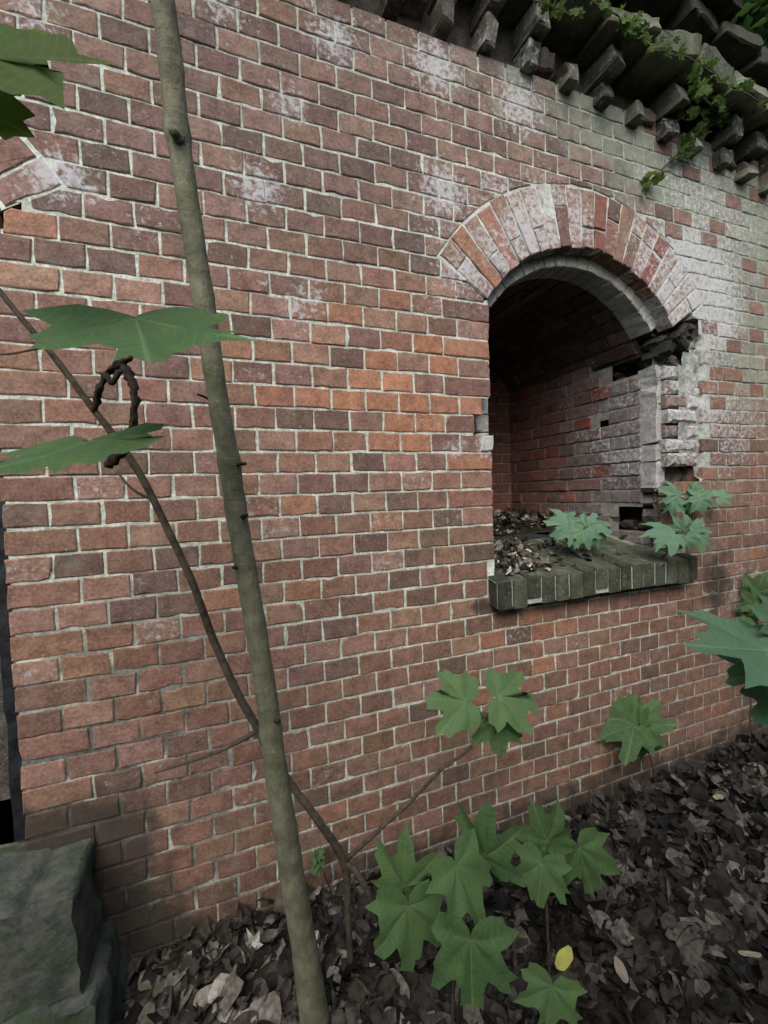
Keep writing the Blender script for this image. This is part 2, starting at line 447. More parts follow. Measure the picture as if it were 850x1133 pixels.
# mortar bed between the bricks (fine grid, recessed and uneven) and the rubble core behind it
S = .0165
gx = np.arange(XMIN + .1, XMAX - .2, S); gz = np.arange(-.12, GZ + (VTOP + .9) * CZ, S)
idx = {}; V = []; F = []; CO = []; ST = []
def keep(x, z):
    for c in (ACX, ACX + DX):
        lo = SILL_Z0 + .02 if c == ACX else DOOR_Z - .02
        if abs(x - c) < JR - ACX + (.004 if c == ACX else .028) and lo < z <= SPRING + .01: return False
        if z > SPRING - .01 and math.hypot(x - c, z - ACZ) < (RIN + ROUT) / 2: return False
    if holed(x, z): return False
    if JL - .09 < x < JL + .02 and GZ + 1.05 * CZ < z < GZ + 3.9 * CZ:
        if x > JL - .05 - .035 * (1 if z < GZ + 3 * CZ else 0): return False
    return True
def mv(i, k):
    if (i, k) in idx: return idx[(i, k)]
    x, z = float(gx[i]), float(gz[k])
    n = mnoise.noise(Vector((x * 21, z * 21, 0))) * .0028 + mnoise.noise(Vector((x * 4, z * 4, 5))) * .0035
    jx, jz = random.uniform(-.004, .004), random.uniform(-.004, .004)
    lime = sst(.95, 1.35, x + .2 * (z - GZ - .6)) * sst(.0, .45, z - GZ)
    er = .03 if (1.28 < x < 1.52 and GZ - .05 < z < GZ + .66) else 0
    idx[(i, k)] = len(V); V.append((x + jx, (.0036 + n * .20 + er - .0004 * lime + n * .45 * lime), z + jz))
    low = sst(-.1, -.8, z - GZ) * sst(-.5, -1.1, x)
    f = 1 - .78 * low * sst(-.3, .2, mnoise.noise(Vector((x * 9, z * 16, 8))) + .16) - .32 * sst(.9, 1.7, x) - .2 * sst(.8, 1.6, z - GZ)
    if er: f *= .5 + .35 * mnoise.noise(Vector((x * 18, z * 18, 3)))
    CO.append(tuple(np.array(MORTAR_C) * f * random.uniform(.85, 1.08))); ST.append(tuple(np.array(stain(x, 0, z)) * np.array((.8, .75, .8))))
    return idx[(i, k)]
for i in range(len(gx) - 1):
    for k in range(len(gz) - 1):
        if keep(gx[i] + S / 2, gz[k] + S / 2): F.append((mv(i, k), mv(i + 1, k), mv(i + 1, k + 1), mv(i, k + 1)))
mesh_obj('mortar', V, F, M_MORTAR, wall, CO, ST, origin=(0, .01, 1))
def rough_sheet(name, frame, a0, a1, b0, b1, step, amp, mat, parent, test=None, seed=0., freq=9, attrs=None):
    na, nb = max(1, round((a1 - a0) / step)), max(1, round((b1 - b0) / step)); V = []; F = []; ix = {}
    def g(i, k):
        if (i, k) not in ix:
            a, b = a0 + (a1 - a0) * i / na, b0 + (b1 - b0) * k / nb
            d = amp * (mnoise.noise(Vector((a * freq, b * freq, seed))) + .5 * mnoise.noise(Vector((a * freq * 2.7, b * freq * 2.7, seed + 4))))
            ix[(i, k)] = len(V); V.append(frame(a, b, d))
        return ix[(i, k)]
    for i in range(na):
        for k in range(nb):
            a, b = a0 + (a1 - a0) * (i + .5) / na, b0 + (b1 - b0) * (k + .5) / nb
            if test is None or test(a, b): F.append((g(i, k), g(i + 1, k), g(i + 1, k + 1), g(i, k + 1)))
    n = len(V); o = V[0] if V else (0, 0, 0)
    co = st = None
    if attrs: co = [attrs[0]] * n; st = [attrs[1]] * n
    return mesh_obj(name, V, F, mat, parent, co, st, origin=o)
def core_ok(x, z):
    for c in (ACX, ACX + DX):
        lo = SILL_Z0 + .02 if c == ACX else DOOR_Z - .02
        if abs(x - c) < .53 and lo < z <= SPRING: return False
        if z > SPRING - .03 and math.hypot(x - c, z - ACZ) < .64: return False
    return True
rough_sheet('rubble_core', lambda a, b, d: (a, .10 + d, b), XMIN + .1, XMAX - .3, -.1, GZ + 2.3, .03, .02, M_CORE, wall, core_ok, 2.)

# ------------------------------------------------------------------ arches
def polar(c, r, th): return (c + r * math.sin(th), ACZ + r * math.cos(th))
def ring_mortar(name, c, r0, r1, y, th0, th1, col, st, depth=.0):
    V = []; F = []; n = 64; k = 6
    for i in range(n + 1):
        th = th0 + (th1 - th0) * i / n
        for q in range(k + 1):
            x, z = polar(c, r0 + (r1 - r0) * q / k, th)
            V.append((x, y + .0025 * mnoise.noise(Vector((x * 25, z * 25, 1))), z))
        x, z = polar(c, r0, th); V.append((x, y + depth, z))
    s = k + 2
    for i in range(n):
        for q in range(k): F.append((i * s + q, (i + 1) * s + q, (i + 1) * s + q + 1, i * s + q + 1))
        F.append((i * s, i * s + k + 1, (i + 1) * s + k + 1, (i + 1) * s))
    return mesh_obj(name, V, F, M_MORTAR, wall, [col] * len(V), st(V), origin=(c, y, ACZ + r1))
def arch(name, c, n, names_visible=True):
    am = ring_mortar(name, c, RIN + .006, ROUT, .006, -AH, AH, MORTAR_C, lambda V: stains_of(V), .065)
    g = J * .5
    for i in range(n):
        a0, a1 = -AH + 2 * AH * i / n, -AH + 2 * AH * (i + 1) / n
        sp = random.choice([.36, .5, .64]) if (i % 2 == 0 or random.random() < .3) else None
        parts = [(RIN, ROUT)] if sp is None else [(RIN, RIN + (ROUT - RIN) * sp - g), (RIN + (ROUT - RIN) * sp + g, ROUT)]
        for (r0, r1) in parts:
            r0 += random.uniform(-.004, .006); r1 += random.uniform(-.008, .005)
            da0, da1 = g / r0, g / r1
            poly = [polar(c, r0, a0 + da0), polar(c, r0, a1 - da0), polar(c, r1, a1 - da1), polar(c, r1, a0 + da1)]
            G = brick_geo(poly, wallf, depth=.078, proud=random.gauss(.001, .0015), chip=.3)
            mid = polar(c, (r0 + r1) / 2, (a0 + a1) / 2)
            col = tuple(np.array(brick_color(mid[0], GZ)) * np.array((.95, 1, 1.05))); ad = (random.uniform(-.32, .22), -.2, 0)
            if c == ACX and i in (11, 16): ad = (-.45, -.6, 0); col = (.19, .085, .068)
            mesh_obj('brick', G[0], G[1], M_BRICK, am, [col] * len(G[0]), stains_of(G[0], add=ad), origin=G[2])
    return am
arch('window_arch', ACX, 21); arch('doorway_arch', ACX + DX, 21)

# inner arch set back behind the face arch: pale ring, with the jamb edge running down both sides
RB, R2 = .072, .608
def pale(V, e=.25): return [(e, .25, .05)] * len(V)
ia = ring_mortar('inner_arch', ACX, R2, RIN + .06, RB + .004, -AH - .06, AH - .05, (.40, .41, .38), lambda V: pale(V), .12)
n = 19
for i in range(n):
    a0, a1 = -AH - .05 + (2 * AH + .0) * i / n, -AH - .05 + (2 * AH + .0) * (i + 1) / n
    g = .004 / R2
    poly = [polar(ACX, R2 - .003, a0 + g), polar(ACX, R2 - .003, a1 - g), polar(ACX, RIN + .03, a1 - g), polar(ACX, RIN + .03, a0 + g)]
    G = brick_geo(poly, lambda a, b, d: (a, RB + d, b), depth=.12, proud=random.gauss(0, .001), chip=.2)
    mesh_obj('brick', G[0], G[1], M_BRICK, ia, [tuple(np.array((.42, .42, .39)) * random.uniform(.8, 1.1))] * len(G[0]), [(random.uniform(.2, .5), .3, 0)] * len(G[0]), origin=G[2])
IL, IR, DEEP = ACX - R2 * math.sin(AH) - .0, 1.277, 1.27
FLOOR = GZ - .36
z = FLOOR
while z < SPRING + .05:                                   # plain jamb edge on the left, course by course
    x0j = JL - .03 + random.uniform(-.004, .004); x1j = IL + random.uniform(-.003, .003)
    G = brick_geo([(x0j, z), (x1j, z), (x1j, z + .0715), (x0j, z + .0715)], lambda a, b, d: (a, RB + d, b), depth=.11, proud=random.gauss(0, .002))
    mesh_obj('jamb_brick', G[0], G[1], M_BRICK, ia, [tuple(np.array((.34, .33, .31)) * random.uniform(.8, 1.1))] * len(G[0]), [(random.uniform(.2, .5), .1, .05)] * len(G[0]), origin=G[2])
    z += .0755
z = GZ - .115
for h in (.155, .09, .20, .13, .07):                       # lime-coated edge of the right jamb, broken top and bottom
    x0j, x1j = IR + .003 + random.uniform(0, .008), 1.338 + random.uniform(-.012, .012)
    G = brick_geo([(x0j, z), (x1j, z), (x1j + random.uniform(-.008, .008), z + h - .003), (x0j, z + h - .003)], lambda a, b, d: (a, RB + d, b), depth=.11, proud=random.gauss(0, .003), jit=.004, inset=.007, setback=.006)
    mesh_obj('jamb_coat', G[0], G[1], M_BRICK, ia, [(.30, .31, .31)] * len(G[0]), [(.42, .15, .15)] * len(G[0]), origin=G[2])
    z += h
# vault of the recess: brick courses running into the wall
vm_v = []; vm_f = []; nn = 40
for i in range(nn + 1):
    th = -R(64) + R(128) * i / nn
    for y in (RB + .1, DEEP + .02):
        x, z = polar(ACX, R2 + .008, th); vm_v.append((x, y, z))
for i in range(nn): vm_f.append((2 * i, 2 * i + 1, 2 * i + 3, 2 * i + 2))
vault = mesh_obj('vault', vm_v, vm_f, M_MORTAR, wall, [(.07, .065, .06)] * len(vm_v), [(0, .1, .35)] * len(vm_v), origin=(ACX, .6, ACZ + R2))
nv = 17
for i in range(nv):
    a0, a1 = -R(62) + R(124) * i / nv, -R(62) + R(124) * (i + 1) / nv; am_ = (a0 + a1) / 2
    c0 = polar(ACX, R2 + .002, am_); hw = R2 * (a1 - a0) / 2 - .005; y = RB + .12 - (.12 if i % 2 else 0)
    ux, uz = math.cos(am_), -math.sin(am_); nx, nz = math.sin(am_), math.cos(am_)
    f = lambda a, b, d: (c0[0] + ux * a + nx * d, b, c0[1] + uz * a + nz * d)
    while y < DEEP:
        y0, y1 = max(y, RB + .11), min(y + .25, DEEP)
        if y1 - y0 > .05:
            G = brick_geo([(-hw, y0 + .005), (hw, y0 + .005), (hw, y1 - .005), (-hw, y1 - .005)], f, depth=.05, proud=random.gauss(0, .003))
            mesh_obj('brick', G[0], G[1], M_BRICK, vault, [tuple(np.array((.15, .095, .080)) * random.uniform(.5, 1.2))] * len(G[0]), [(0, .0, random.uniform(.2, .5))] * len(G[0]), origin=G[2])  # brick colour darkened to paint in the shade under the vault
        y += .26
# side and back walls of the recess
def lining(name, frame, a0, a1, b0, b1, bond, colf, stf, gone=lambda a, b: False, mort=(.26, .26, .24)):
    p = rough_sheet(name, lambda a, b, d: frame(a, b, .008 + d), a0, a1, b0, b1, .03, .003, M_MORTAR, wall, lambda a, b: not gone(a, b), 7., attrs=(mort, stf((a0 + a1) / 2, (b0 + b1) / 2)))
    k = 0; b = b0
    while b < b1 - .02:
        L = .262 if (k % 2 == 0 or not bond) else .131
        a = a0 - (L / 2 if (k % 2 and not bond) else (.06 if k % 2 else 0))
        while a < a1:
            q0, q1 = max(a, a0) + .005, min(a + L, a1) - .005
            if q1 - q0 > .03 and not gone((q0 + q1) / 2, b + .037):
                G = brick_geo([(q0, b + .005), (q1, b + .005), (q1, b + .07), (q0, b + .07)], frame, depth=.08, proud=random.gauss(0, .0025))
                mesh_obj('brick', G[0], G[1], M_BRICK, p, [colf((q0 + q1) / 2, b)] * len(G[0]), [tuple(np.array(stf((q0 + q1) / 2, b)) + np.array((random.uniform(-.2, .2), random.uniform(-.15, .1), 0)))] * len(G[0]), origin=G[2])
            a += L
        b += .0755; k += 1
    return p
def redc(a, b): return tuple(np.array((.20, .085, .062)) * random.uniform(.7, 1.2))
def rev_c(a, b):
    t = sst(.95, .35, a + random.uniform(-.16, .16))
    c = np.array((.20, .095, .075)) * (1 - t) + np.array((.17, .15, .15)) * t
    if random.random() < .12: c = np.array((.24, .09, .07))
    return tuple(c * random.uniform(.7, 1.15))
def rev_s(a, b):
    t = sst(1.05, .25, a + random.uniform(-.15, .15))
    return (.44 * t * sst(GZ - .35, GZ + .05, b), .18 * t, .25 * (1 - t) * sst(GZ + .1, GZ + .6, b))  # last channel darkens deep and high: recess shade put into the colour
def rev_gone(a, b):
    Z = b - GZ
    if a < .30 and -.37 < Z < -.20: return True
    if a < .42 and -.30 < Z < -.27: return True
    if .36 < a < .44 and .24 < Z < .31: return True
    if a < .52 and Z > .60: return True
    if a < .34 and Z > .52: return True
    return False
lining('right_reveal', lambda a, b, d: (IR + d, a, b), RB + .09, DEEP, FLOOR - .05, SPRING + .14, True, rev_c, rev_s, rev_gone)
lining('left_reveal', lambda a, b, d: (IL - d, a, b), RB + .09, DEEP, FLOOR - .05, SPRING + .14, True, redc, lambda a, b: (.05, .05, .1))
lining('back_wall', lambda a, b, d: (a, DEEP + d, b), IL - .04, IR + .04, FLOOR - .05, ACZ + R2 + .03, True, redc, lambda a, b: (0, 0, .05 + .3 * sst(GZ + .1, GZ + .7, b)))  # darkened towards the top, shade of the recess put into the colour
rough_sheet('cavity_core', lambda a, b, d: (IR + .24 + d, a, b), .08, .8, GZ - .42, GZ + .95, .03, .04, M_CORE, wall, None, 3.)
# broken stubs of masonry around the hole under the arch foot
stub = Heap()
for (x, y, z, s) in [(1.36, .09, .57, .03), (1.41, .07, .575, .03), (1.47, .05, .615, .028), (1.35, .06, .34, .02), (1.36, .06, .10, .02),
                     (1.31, .07, -.10, .03), (1.37, .06, -.17, .045), (1.42, .05, -.21, .04), (1.34, .08, -.25, .05), (1.33, .10, -.17, .035), (1.39, .06, -.30, .035)]:
    f = lambda a, b, d: (x + a, y + d, GZ + z + b)
    k = random.randint(5, 7); poly = [(s * random.uniform(.7, 1.3) * 1.3 * math.cos(6.283 * q / k), s * random.uniform(.6, 1.1) * math.sin(6.283 * q / k)) for q in range(k)]
    G = brick_geo(poly, f, depth=.09, inset=.012, setback=.015)
    mesh_obj('broken_brick', G[0], G[1], M_BRICK, wall, [tuple(np.array((.15, .14, .13)) * random.uniform(.5, 1.2))] * len(G[0]), [(random.uniform(0, .35), .3, .2)] * len(G[0]), origin=G[2])
for k in range(34):
    y, z = random.uniform(.10, .50), random.uniform(.49, .72); x = IR + random.uniform(.02, .10) + .10 * (z - .5)
    if k > 24: y, z, x = random.uniform(.09, .34), random.uniform(-.37, -.19), IR + random.uniform(.03, .09)
    s = random.uniform(.018, .045)
    f = lambda a, b, d: (x + d, y + a, GZ + z + b)
    q_ = random.randint(5, 7); poly = [(s * random.uniform(.7, 1.4) * 1.3 * math.cos(6.283 * q / q_), s * random.uniform(.5, 1.1) * math.sin(6.283 * q / q_)) for q in range(q_)]
    G = brick_geo(poly, f, depth=.07, inset=.010, setback=.014, tilt=.01)
    mesh_obj('broken_brick', G[0], G[1], M_BRICK, wall, [tuple(np.array((.085, .075, .068)) * random.uniform(.5, 1.4))] * len(G[0]), [(random.uniform(-.2, .2), .05, .35)] * len(G[0]), origin=G[2])
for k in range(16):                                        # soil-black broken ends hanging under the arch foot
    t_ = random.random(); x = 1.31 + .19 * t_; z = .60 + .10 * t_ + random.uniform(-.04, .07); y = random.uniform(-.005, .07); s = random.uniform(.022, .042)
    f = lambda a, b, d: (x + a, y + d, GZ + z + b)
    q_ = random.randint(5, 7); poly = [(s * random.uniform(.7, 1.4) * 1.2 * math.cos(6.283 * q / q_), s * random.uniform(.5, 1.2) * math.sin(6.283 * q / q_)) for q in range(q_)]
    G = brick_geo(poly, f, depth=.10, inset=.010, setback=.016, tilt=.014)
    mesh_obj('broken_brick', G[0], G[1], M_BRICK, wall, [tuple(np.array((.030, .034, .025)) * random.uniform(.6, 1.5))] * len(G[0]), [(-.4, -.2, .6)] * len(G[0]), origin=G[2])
# pale stone stub left in the chipped left jamb
G = brick_geo([(JL - .052, GZ + .078), (JL + .008, GZ + .078), (JL + .008, GZ + .142), (JL - .046, GZ + .140)], wallf, depth=.10, proud=.006)
mesh_obj('stone_stub', G[0], G[1], M_BRICK, wall, [(.36, .38, .36)] * len(G[0]), [(.5, .1, 0)] * len(G[0]), origin=G[2])

# ------------------------------------------------------------------ sill: bricks on edge, sloping out of the opening
sx0, sx1 = .178, 1.385; nb_ = 16; pw = (sx1 - sx0) / nb_
def sl(y): return GZ - .455 + (y + .06) * .22          # top of the sill at depth y
V = []; F = []
sillm = rough_sheet('window_sill', lambda a, b, d: (a, b, sl(b) - .008 + d), sx0, IR + .1, -.052, .40, .03, .002, M_MORTAR, wall, None, 5., attrs=((.20, .22, .19), (0, .45, .25)))
for i in range(nb_):
    for (y0, y1) in ((-.062 + random.uniform(-.006, .006), .188), (.197, .40)):
        x0, x1 = sx0 + i * pw + .005, sx0 + (i + 1) * pw - .005
        if y0 > .1 and x1 > 1.29: continue
        dz = random.uniform(-.004, .004); dd = .115
        n = [(x0, y0), (x1, y0), (x1, y1), (x0, y1)]
        fr = lambda a, b, d: (a, b, sl(b) + dz - d)
        if y0 < .1 and i in (2, 7): dd = .09
        G = brick_geo(n, fr, depth=dd, proud=0, inset=.005, setback=.005, chip=.3)
        mesh_obj('brick', G[0], G[1], M_BRICK, sillm, [tuple(np.array((.056, .066, .044)) * random.uniform(.55, 1.4))] * len(G[0]),
                 [(0, .15, .28)] * len(G[0]), origin=G[2])
rough_sheet('sill_mortar', lambda a, b, d: (a, -.056 + d, b), sx0 + .004, sx1 - .004, GZ - .566, GZ - .462, .015, .002, M_MORTAR, wall, None, 6., attrs=((.36, .38, .33), (0.1, .1, .1)))
# recess floor
rough_sheet('recess_floor', lambda a, b, d: (a, b, GZ - .34 + .03 * b + d), IL - .03, IR + .1, .38, DEEP + .02, .05, .012, M_SOIL, wall, None, 8.)

# ------------------------------------------------------------------ cornice
SL = -.105
def cz(x): return SL * (x - .4)
cor = rough_sheet('cornice', lambda a, b, d: (a, .05 + d, b + cz(a)), XMIN + .15, XMAX - .3, GZ + 1.55, GZ + 2.25, .04, .006, M_CORE, wall, None, 11.)
def block(name, x0, x1, y0, z0, z1, parent, col, st, y1=.12, ins=.006):
    xm, zm, rl = (x0 + x1) / 2, (z0 + z1) / 2, random.gauss(0, .07)
    f = lambda a, b, d: (xm + (a - xm) - (b - zm) * rl, y0 + d, b + (a - xm) * rl + cz(xm))
    G = brick_geo([(x0, z0), (x1, z0), (x1, z1), (x0, z1)], f, depth=y1 - y0, inset=ins, setback=.008, jit=.005, chip=.8, tilt=.012)
    # close top and bottom are the brick's own sides
    return mesh_obj(name, G[0], G[1], M_BRICK, parent, [col] * len(G[0]), [st] * len(G[0]), origin=G[2])
def grey(): return tuple(np.array((.115, .112, .095)) * random.uniform(.3, 1.5))  # dark tone paints in the shade around the dentils as well as moss
for k in range(-13, 15):
    x = .435 + .199 * k + random.uniform(-.008, .008)
    broken = k in (1, 3, 5) or random.random() < .15
    block('dentil', x - .032, x + .032, -.058 + random.uniform(-.006, .006), GZ + 1.655, GZ + 1.735, cor, grey(), (random.uniform(.1, .5), .25, .32))
    if not broken: block('dentil', x - .036, x + .037, -.110 + random.uniform(-.008, .008), GZ + 1.752, GZ + 1.842, cor, grey(), (random.uniform(0, .4), .25, .42))
    if k % 3 == 1: block('dentil', x - .150, x - .062, -.02, GZ + 1.70, GZ + 1.77, cor, tuple(np.array((.12, .09, .08)) * random.uniform(.7, 1.2)), (.05, .35, .3))
x = XMIN + .3
while x < XMAX - .3:
    L = random.choice([.125, .25, .25]); h = random.uniform(-.006, .006)
    block('string_brick', x, x + L - .010, -.185 + random.uniform(-.012, .008), GZ + 1.860 + h, GZ + 1.928 + h, cor, tuple(np.array((.11, .125, .085)) * random.uniform(.6, 1.3)), (.05, .32, .35)); x += L
x = XMIN + .3
while x < XMAX - .3:
    L = .25
    block('frieze_brick', x, x + L - .01, -.05 + random.uniform(-.008, .008), GZ + 1.935, GZ + 2.005, cor, tuple(np.array((.06, .05, .04)) * random.uniform(.6, 1.2)), (-.2, .0, .8))  # extra dark: moss plus painted shade of the row under the coping
    if random.random() < .85: block('coping_brick', x, x + L - .01, -.215 + random.uniform(-.02, .02), GZ + 2.015, GZ + 2.085, cor, tuple(np.array((.075, .085, .055)) * random.uniform(.6, 1.2)), (-.1, .05, .75))
    if x < 1.15 and random.random() < .75: block('coping_brick', x + .06, x + L + .05, -.28 + random.uniform(-.03, .03), GZ + 2.095, GZ + 2.17, cor, tuple(np.array(grey()) * .6), (0, .25, .7), ins=.015)
    x += L
rough_sheet('earth_cap', lambda a, b, d: (a, b, GZ + 2.19 + cz(a) + .25 * (b + .33) + d), XMIN + .1, XMAX - .1, -.33, 2.4, .07, .05, M_MOSS, wall, lambda a, b: b > -.33 + .3 * sst(1.0, 1.4, a), 21., freq=4)
rough_sheet('earth_edge', lambda a, b, d: (a, -.325 + d + .12 * (GZ + 2.22 - b) + .3 * sst(1.0, 1.4, a), b + cz(a)), XMIN + .1, XMAX - .1, GZ + 2.11, GZ + 2.24, .045, .05, M_MOSS, wall, None, 23., freq=6)
# doorway on the left: dark lining behind the jamb
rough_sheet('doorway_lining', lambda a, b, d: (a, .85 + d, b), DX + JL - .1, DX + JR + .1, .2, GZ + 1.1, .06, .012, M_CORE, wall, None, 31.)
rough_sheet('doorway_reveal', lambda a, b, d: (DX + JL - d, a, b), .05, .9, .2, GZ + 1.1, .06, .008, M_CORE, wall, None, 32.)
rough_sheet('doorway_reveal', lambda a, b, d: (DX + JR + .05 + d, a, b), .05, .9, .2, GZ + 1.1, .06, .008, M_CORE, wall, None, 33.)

# ------------------------------------------------------------------ ground
def gh(x, y):
    h = .022 * mnoise.noise(Vector((x * 2.2, y * 2.2, 0))) + .012 * mnoise.noise(Vector((x * 7, y * 7, 2)))
    h += .045 * math.exp(-((x + .85) / .45) ** 2) * math.exp(-(y / .35) ** 2) - .02 * sst(-.4, .4, x) + .01 * sst(1.2, 2.4, x)
    return h
xs = np.concatenate([np.linspace(-60, -4.2, 12), np.linspace(-4, 4.2, 165), np.linspace(4.6, 60, 12)])
ys = np.concatenate([np.linspace(-60, -3.4, 12), np.linspace(-3.2, .12, 68)])
V = [(float(x), float(y), gh(x, y)) for y in ys for x in xs]; nx = len(xs)
F = [(k * nx + i, k * nx + i + 1, (k + 1) * nx + i + 1, (k + 1) * nx + i) for k in range(len(ys) - 1) for i in range(nx - 1)]
tag(mesh_obj('ground', V, F, M_SOIL), kind='structure')

# ------------------------------------------------------------------ dead leaves
OUT = [(0, 1.0), (5, .85), (12, .86), (15, .72), (26, .60), (33, .67), (38, .82), (46, .98), (51, .81), (60, .82), (64, .66), (77, .54),
       (86, .60), (96, .76), (105, .60), (118, .58), (131, .46), (150, .31), (170, .15)]
def litter_leaf(kind):
    """curled leaf, unit size, points (n,3) and triangles"""
    if kind == 0:
        o = [(0, 1.0), (26, .5), (48, .9), (78, .45), (102, .66), (150, .25)]
        pts = [(math.sin(R(a)) * r, math.cos(R(a)) * r) for a, r in o] + [(-math.sin(R(a)) * r, math.cos(R(a)) * r) for a, r in o[:0:-1]]
    else:
        k = 11; wd_ = random.uniform(.34, .6); pts = [(wd_ * math.sin(6.283 * q / k) * random.uniform(.75, 1.2), .62 * math.cos(6.283 * q / k) * random.uniform(.8, 1.15)) for q in range(k)]
    n = len(pts); inner = [(p[0] * .5, p[1] * .5) for p in pts]
    P2 = np.array(pts + inner + [(0, 0)])
    c1, c2, c3 = random.uniform(-.9, .9), random.uniform(-.7, .7), random.uniform(-.5, .5)
    z = c1 * P2[:, 0] ** 2 + c2 * P2[:, 1] ** 2 + c3 * P2[:, 0] * P2[:, 1] + rng.normal(0, .05, len(P2))
    T = []
    for i in range(n):
        j = (i + 1) % n
        T += [(i, n + i, n + j), (i, n + j, j), (n + i, 2 * n, n + j)]
    return np.c_[P2, z], T
VAR = [litter_leaf(0 if k % 5 == 0 else 1) for k in range(40)]
LCOL = np.array([(.020, .0180, .0145), (.031, .028, .023), (.012, .0110, .009), (.064, .059, .050), (.120, .114, .100), (.008, .0075, .0065), (.026, .025, .017)])
LP = np.array([.19, .18, .16, .16, .10, .13, .08])
def scatter(name, pts, size, label, mat=M_LITTER, bright=1.0, parent=None, flat=.55):
    Vs = []; Fs = []; Cs = []; k = 0
    for (x, y, z, b) in pts:
        v, T = VAR[random.randrange(len(VAR))]
        s = random.uniform(*size) * random.choice((.55, .8, 1, 1, 1.25)); az = random.uniform(0, 6.283)
        M = Matrix.Rotation(az, 3, 'Z') @ Matrix.Rotation(random.gauss(0, flat), 3, 'X') @ Matrix.Rotation(random.gauss(0, flat), 3, 'Y')
        M = np.array(M); q = v @ M.T * s
        q += np.array((x, y, z)) - np.array((0, 0, min(0, q[:, 2].min() * .6)))
        Vs.append(q); Fs += [(a + k, b_ + k, c_ + k) for a, b_, c_ in T]; k += len(q)
        c = LCOL[rng.choice(len(LCOL), p=LP)] * random.uniform(.7, 1.3) * bright * b
        Cs.append(np.tile(c, (len(q), 1)))
    o = mesh_obj(name, np.concatenate(Vs).tolist(), Fs, mat, parent, np.concatenate(Cs), smooth=True)
    tag(o, label, None if parent else 'leaf litter', kind='stuff'); return o
pts = []
while len(pts) < 9000:
    x, y = random.uniform(-2.0, 3.4), -abs(random.gauss(0, .55)) - .01 if random.random() < .6 else random.uniform(-1.7, -.01)
    if y < -1.9: continue
    if -2.6 < x < -1.17 and y > -.28: continue
    hill = .03 * math.exp(-(y / .12) ** 2) * random.random()
    b = 1.0 + 1.5 * sst(.0, -.7, x) * random.random()
    pts.append((x, y, gh(x, y) + random.uniform(.0, .022) + hill, b))
scatter('leaf_litter', pts, (.034, .074), 'thick dark carpet of dead leaves on the ground below the wall')
pts = []
for k in range(620):
    x = JL + .03 + abs(random.gauss(0, .19)); y = random.uniform(-.02, .75)
    if x > 1.2: continue
    b = random.uniform(1.8, 5.2)
    z = max(sl(y) if y < .4 else GZ - .335 + .03 * y, 0) + .004 + .10 * math.exp(-((x - JL) / .2) ** 2) * math.exp(-((y - .45) / .3) ** 2) * random.random()
    pts.append((x, y, z, b))
for k in range(520):
    x, y = random.uniform(IL + .02, IR - .03), random.uniform(.42, DEEP - .03)
    pts.append((x, y, GZ - .33 + .03 * y + random.uniform(0, .06) + .05 * math.exp(-((x - JL) / .3) ** 2), random.uniform(1.2, 4.0)))
for k in range(24):
    x, y = random.uniform(.3, 1.3), random.uniform(-.03, .3); pts.append((x, y, sl(y) + .004, random.uniform(.8, 2.6)))
scatter('sill_litter', pts, (.022, .040), 'heap of dry brown leaves on the window sill against the left jamb')

# ------------------------------------------------------------------ plants
def tube(pts, radii, sides=9, wob=.0, knots=()):
    V = []; F = []; n = len(pts); up = Vector((.3, .2, 1)).normalized()
    for i, p in enumerate(pts):
        p = Vector(p); t = (Vector(pts[min(i + 1, n - 1)]) - Vector(pts[max(i - 1, 0)])).normalized()
        a = t.cross(Vector((0, 1, 0.1))).normalized()
        if a.length < .1: a = t.cross(Vector((1, 0, 0))).normalized()
        b = t.cross(a).normalized()
        for k in range(sides):
            an = 6.2832 * k / sides; r = radii[i] * (1 + wob * mnoise.noise(p * (31 if wob < 1 else 75) + Vector((math.cos(an), math.sin(an), 0)) * 1.3))
            V.append(tuple(p + a * (math.cos(an) * r) + b * (math.sin(an) * r)))
    for i in range(n - 1):
        for k in range(sides):
            k2 = (k + 1) % sides; F.append((i * sides + k, i * sides + k2, (i + 1) * sides + k2, (i + 1) * sides + k))
    V.append(tuple(pts[0])); V.append(tuple(pts[-1])); e = len(V)
    for k in range(sides):
        k2 = (k + 1) % sides; F.append((k2, k, e - 2)); F.append(((n - 1) * sides + k, (n - 1) * sides + k2, e - 1))
    return V, F
def smooth_path(pts, radii, sub=6):
    P_, R_ = [], []; n = len(pts)
    for i in range(n - 1):
        p0, p1, p2, p3 = [Vector(pts[max(0, min(n - 1, i + k))]) for k in (-1, 0, 1, 2)]
        for q in range(sub):
            t = q / sub
            P_.append(.5 * ((2 * p1) + (p2 - p0) * t + (2 * p0 - 5 * p1 + 4 * p2 - p3) * t * t + (3 * p1 - p0 - 3 * p2 + p3) * t ** 3))
            R_.append(radii[i] + (radii[i + 1] - radii[i]) * t)
    P_.append(Vector(pts[-1])); R_.append(radii[-1]); return P_, R_
def stem(name, pts, radii, mat, parent, sides=8, sub=6, wob=.08):
    p, r = smooth_path(pts, radii, sub)
    V, F = tube(p, r, sides, wob); return mesh_obj(name, V, F, mat, parent, origin=tuple(pts[0]))
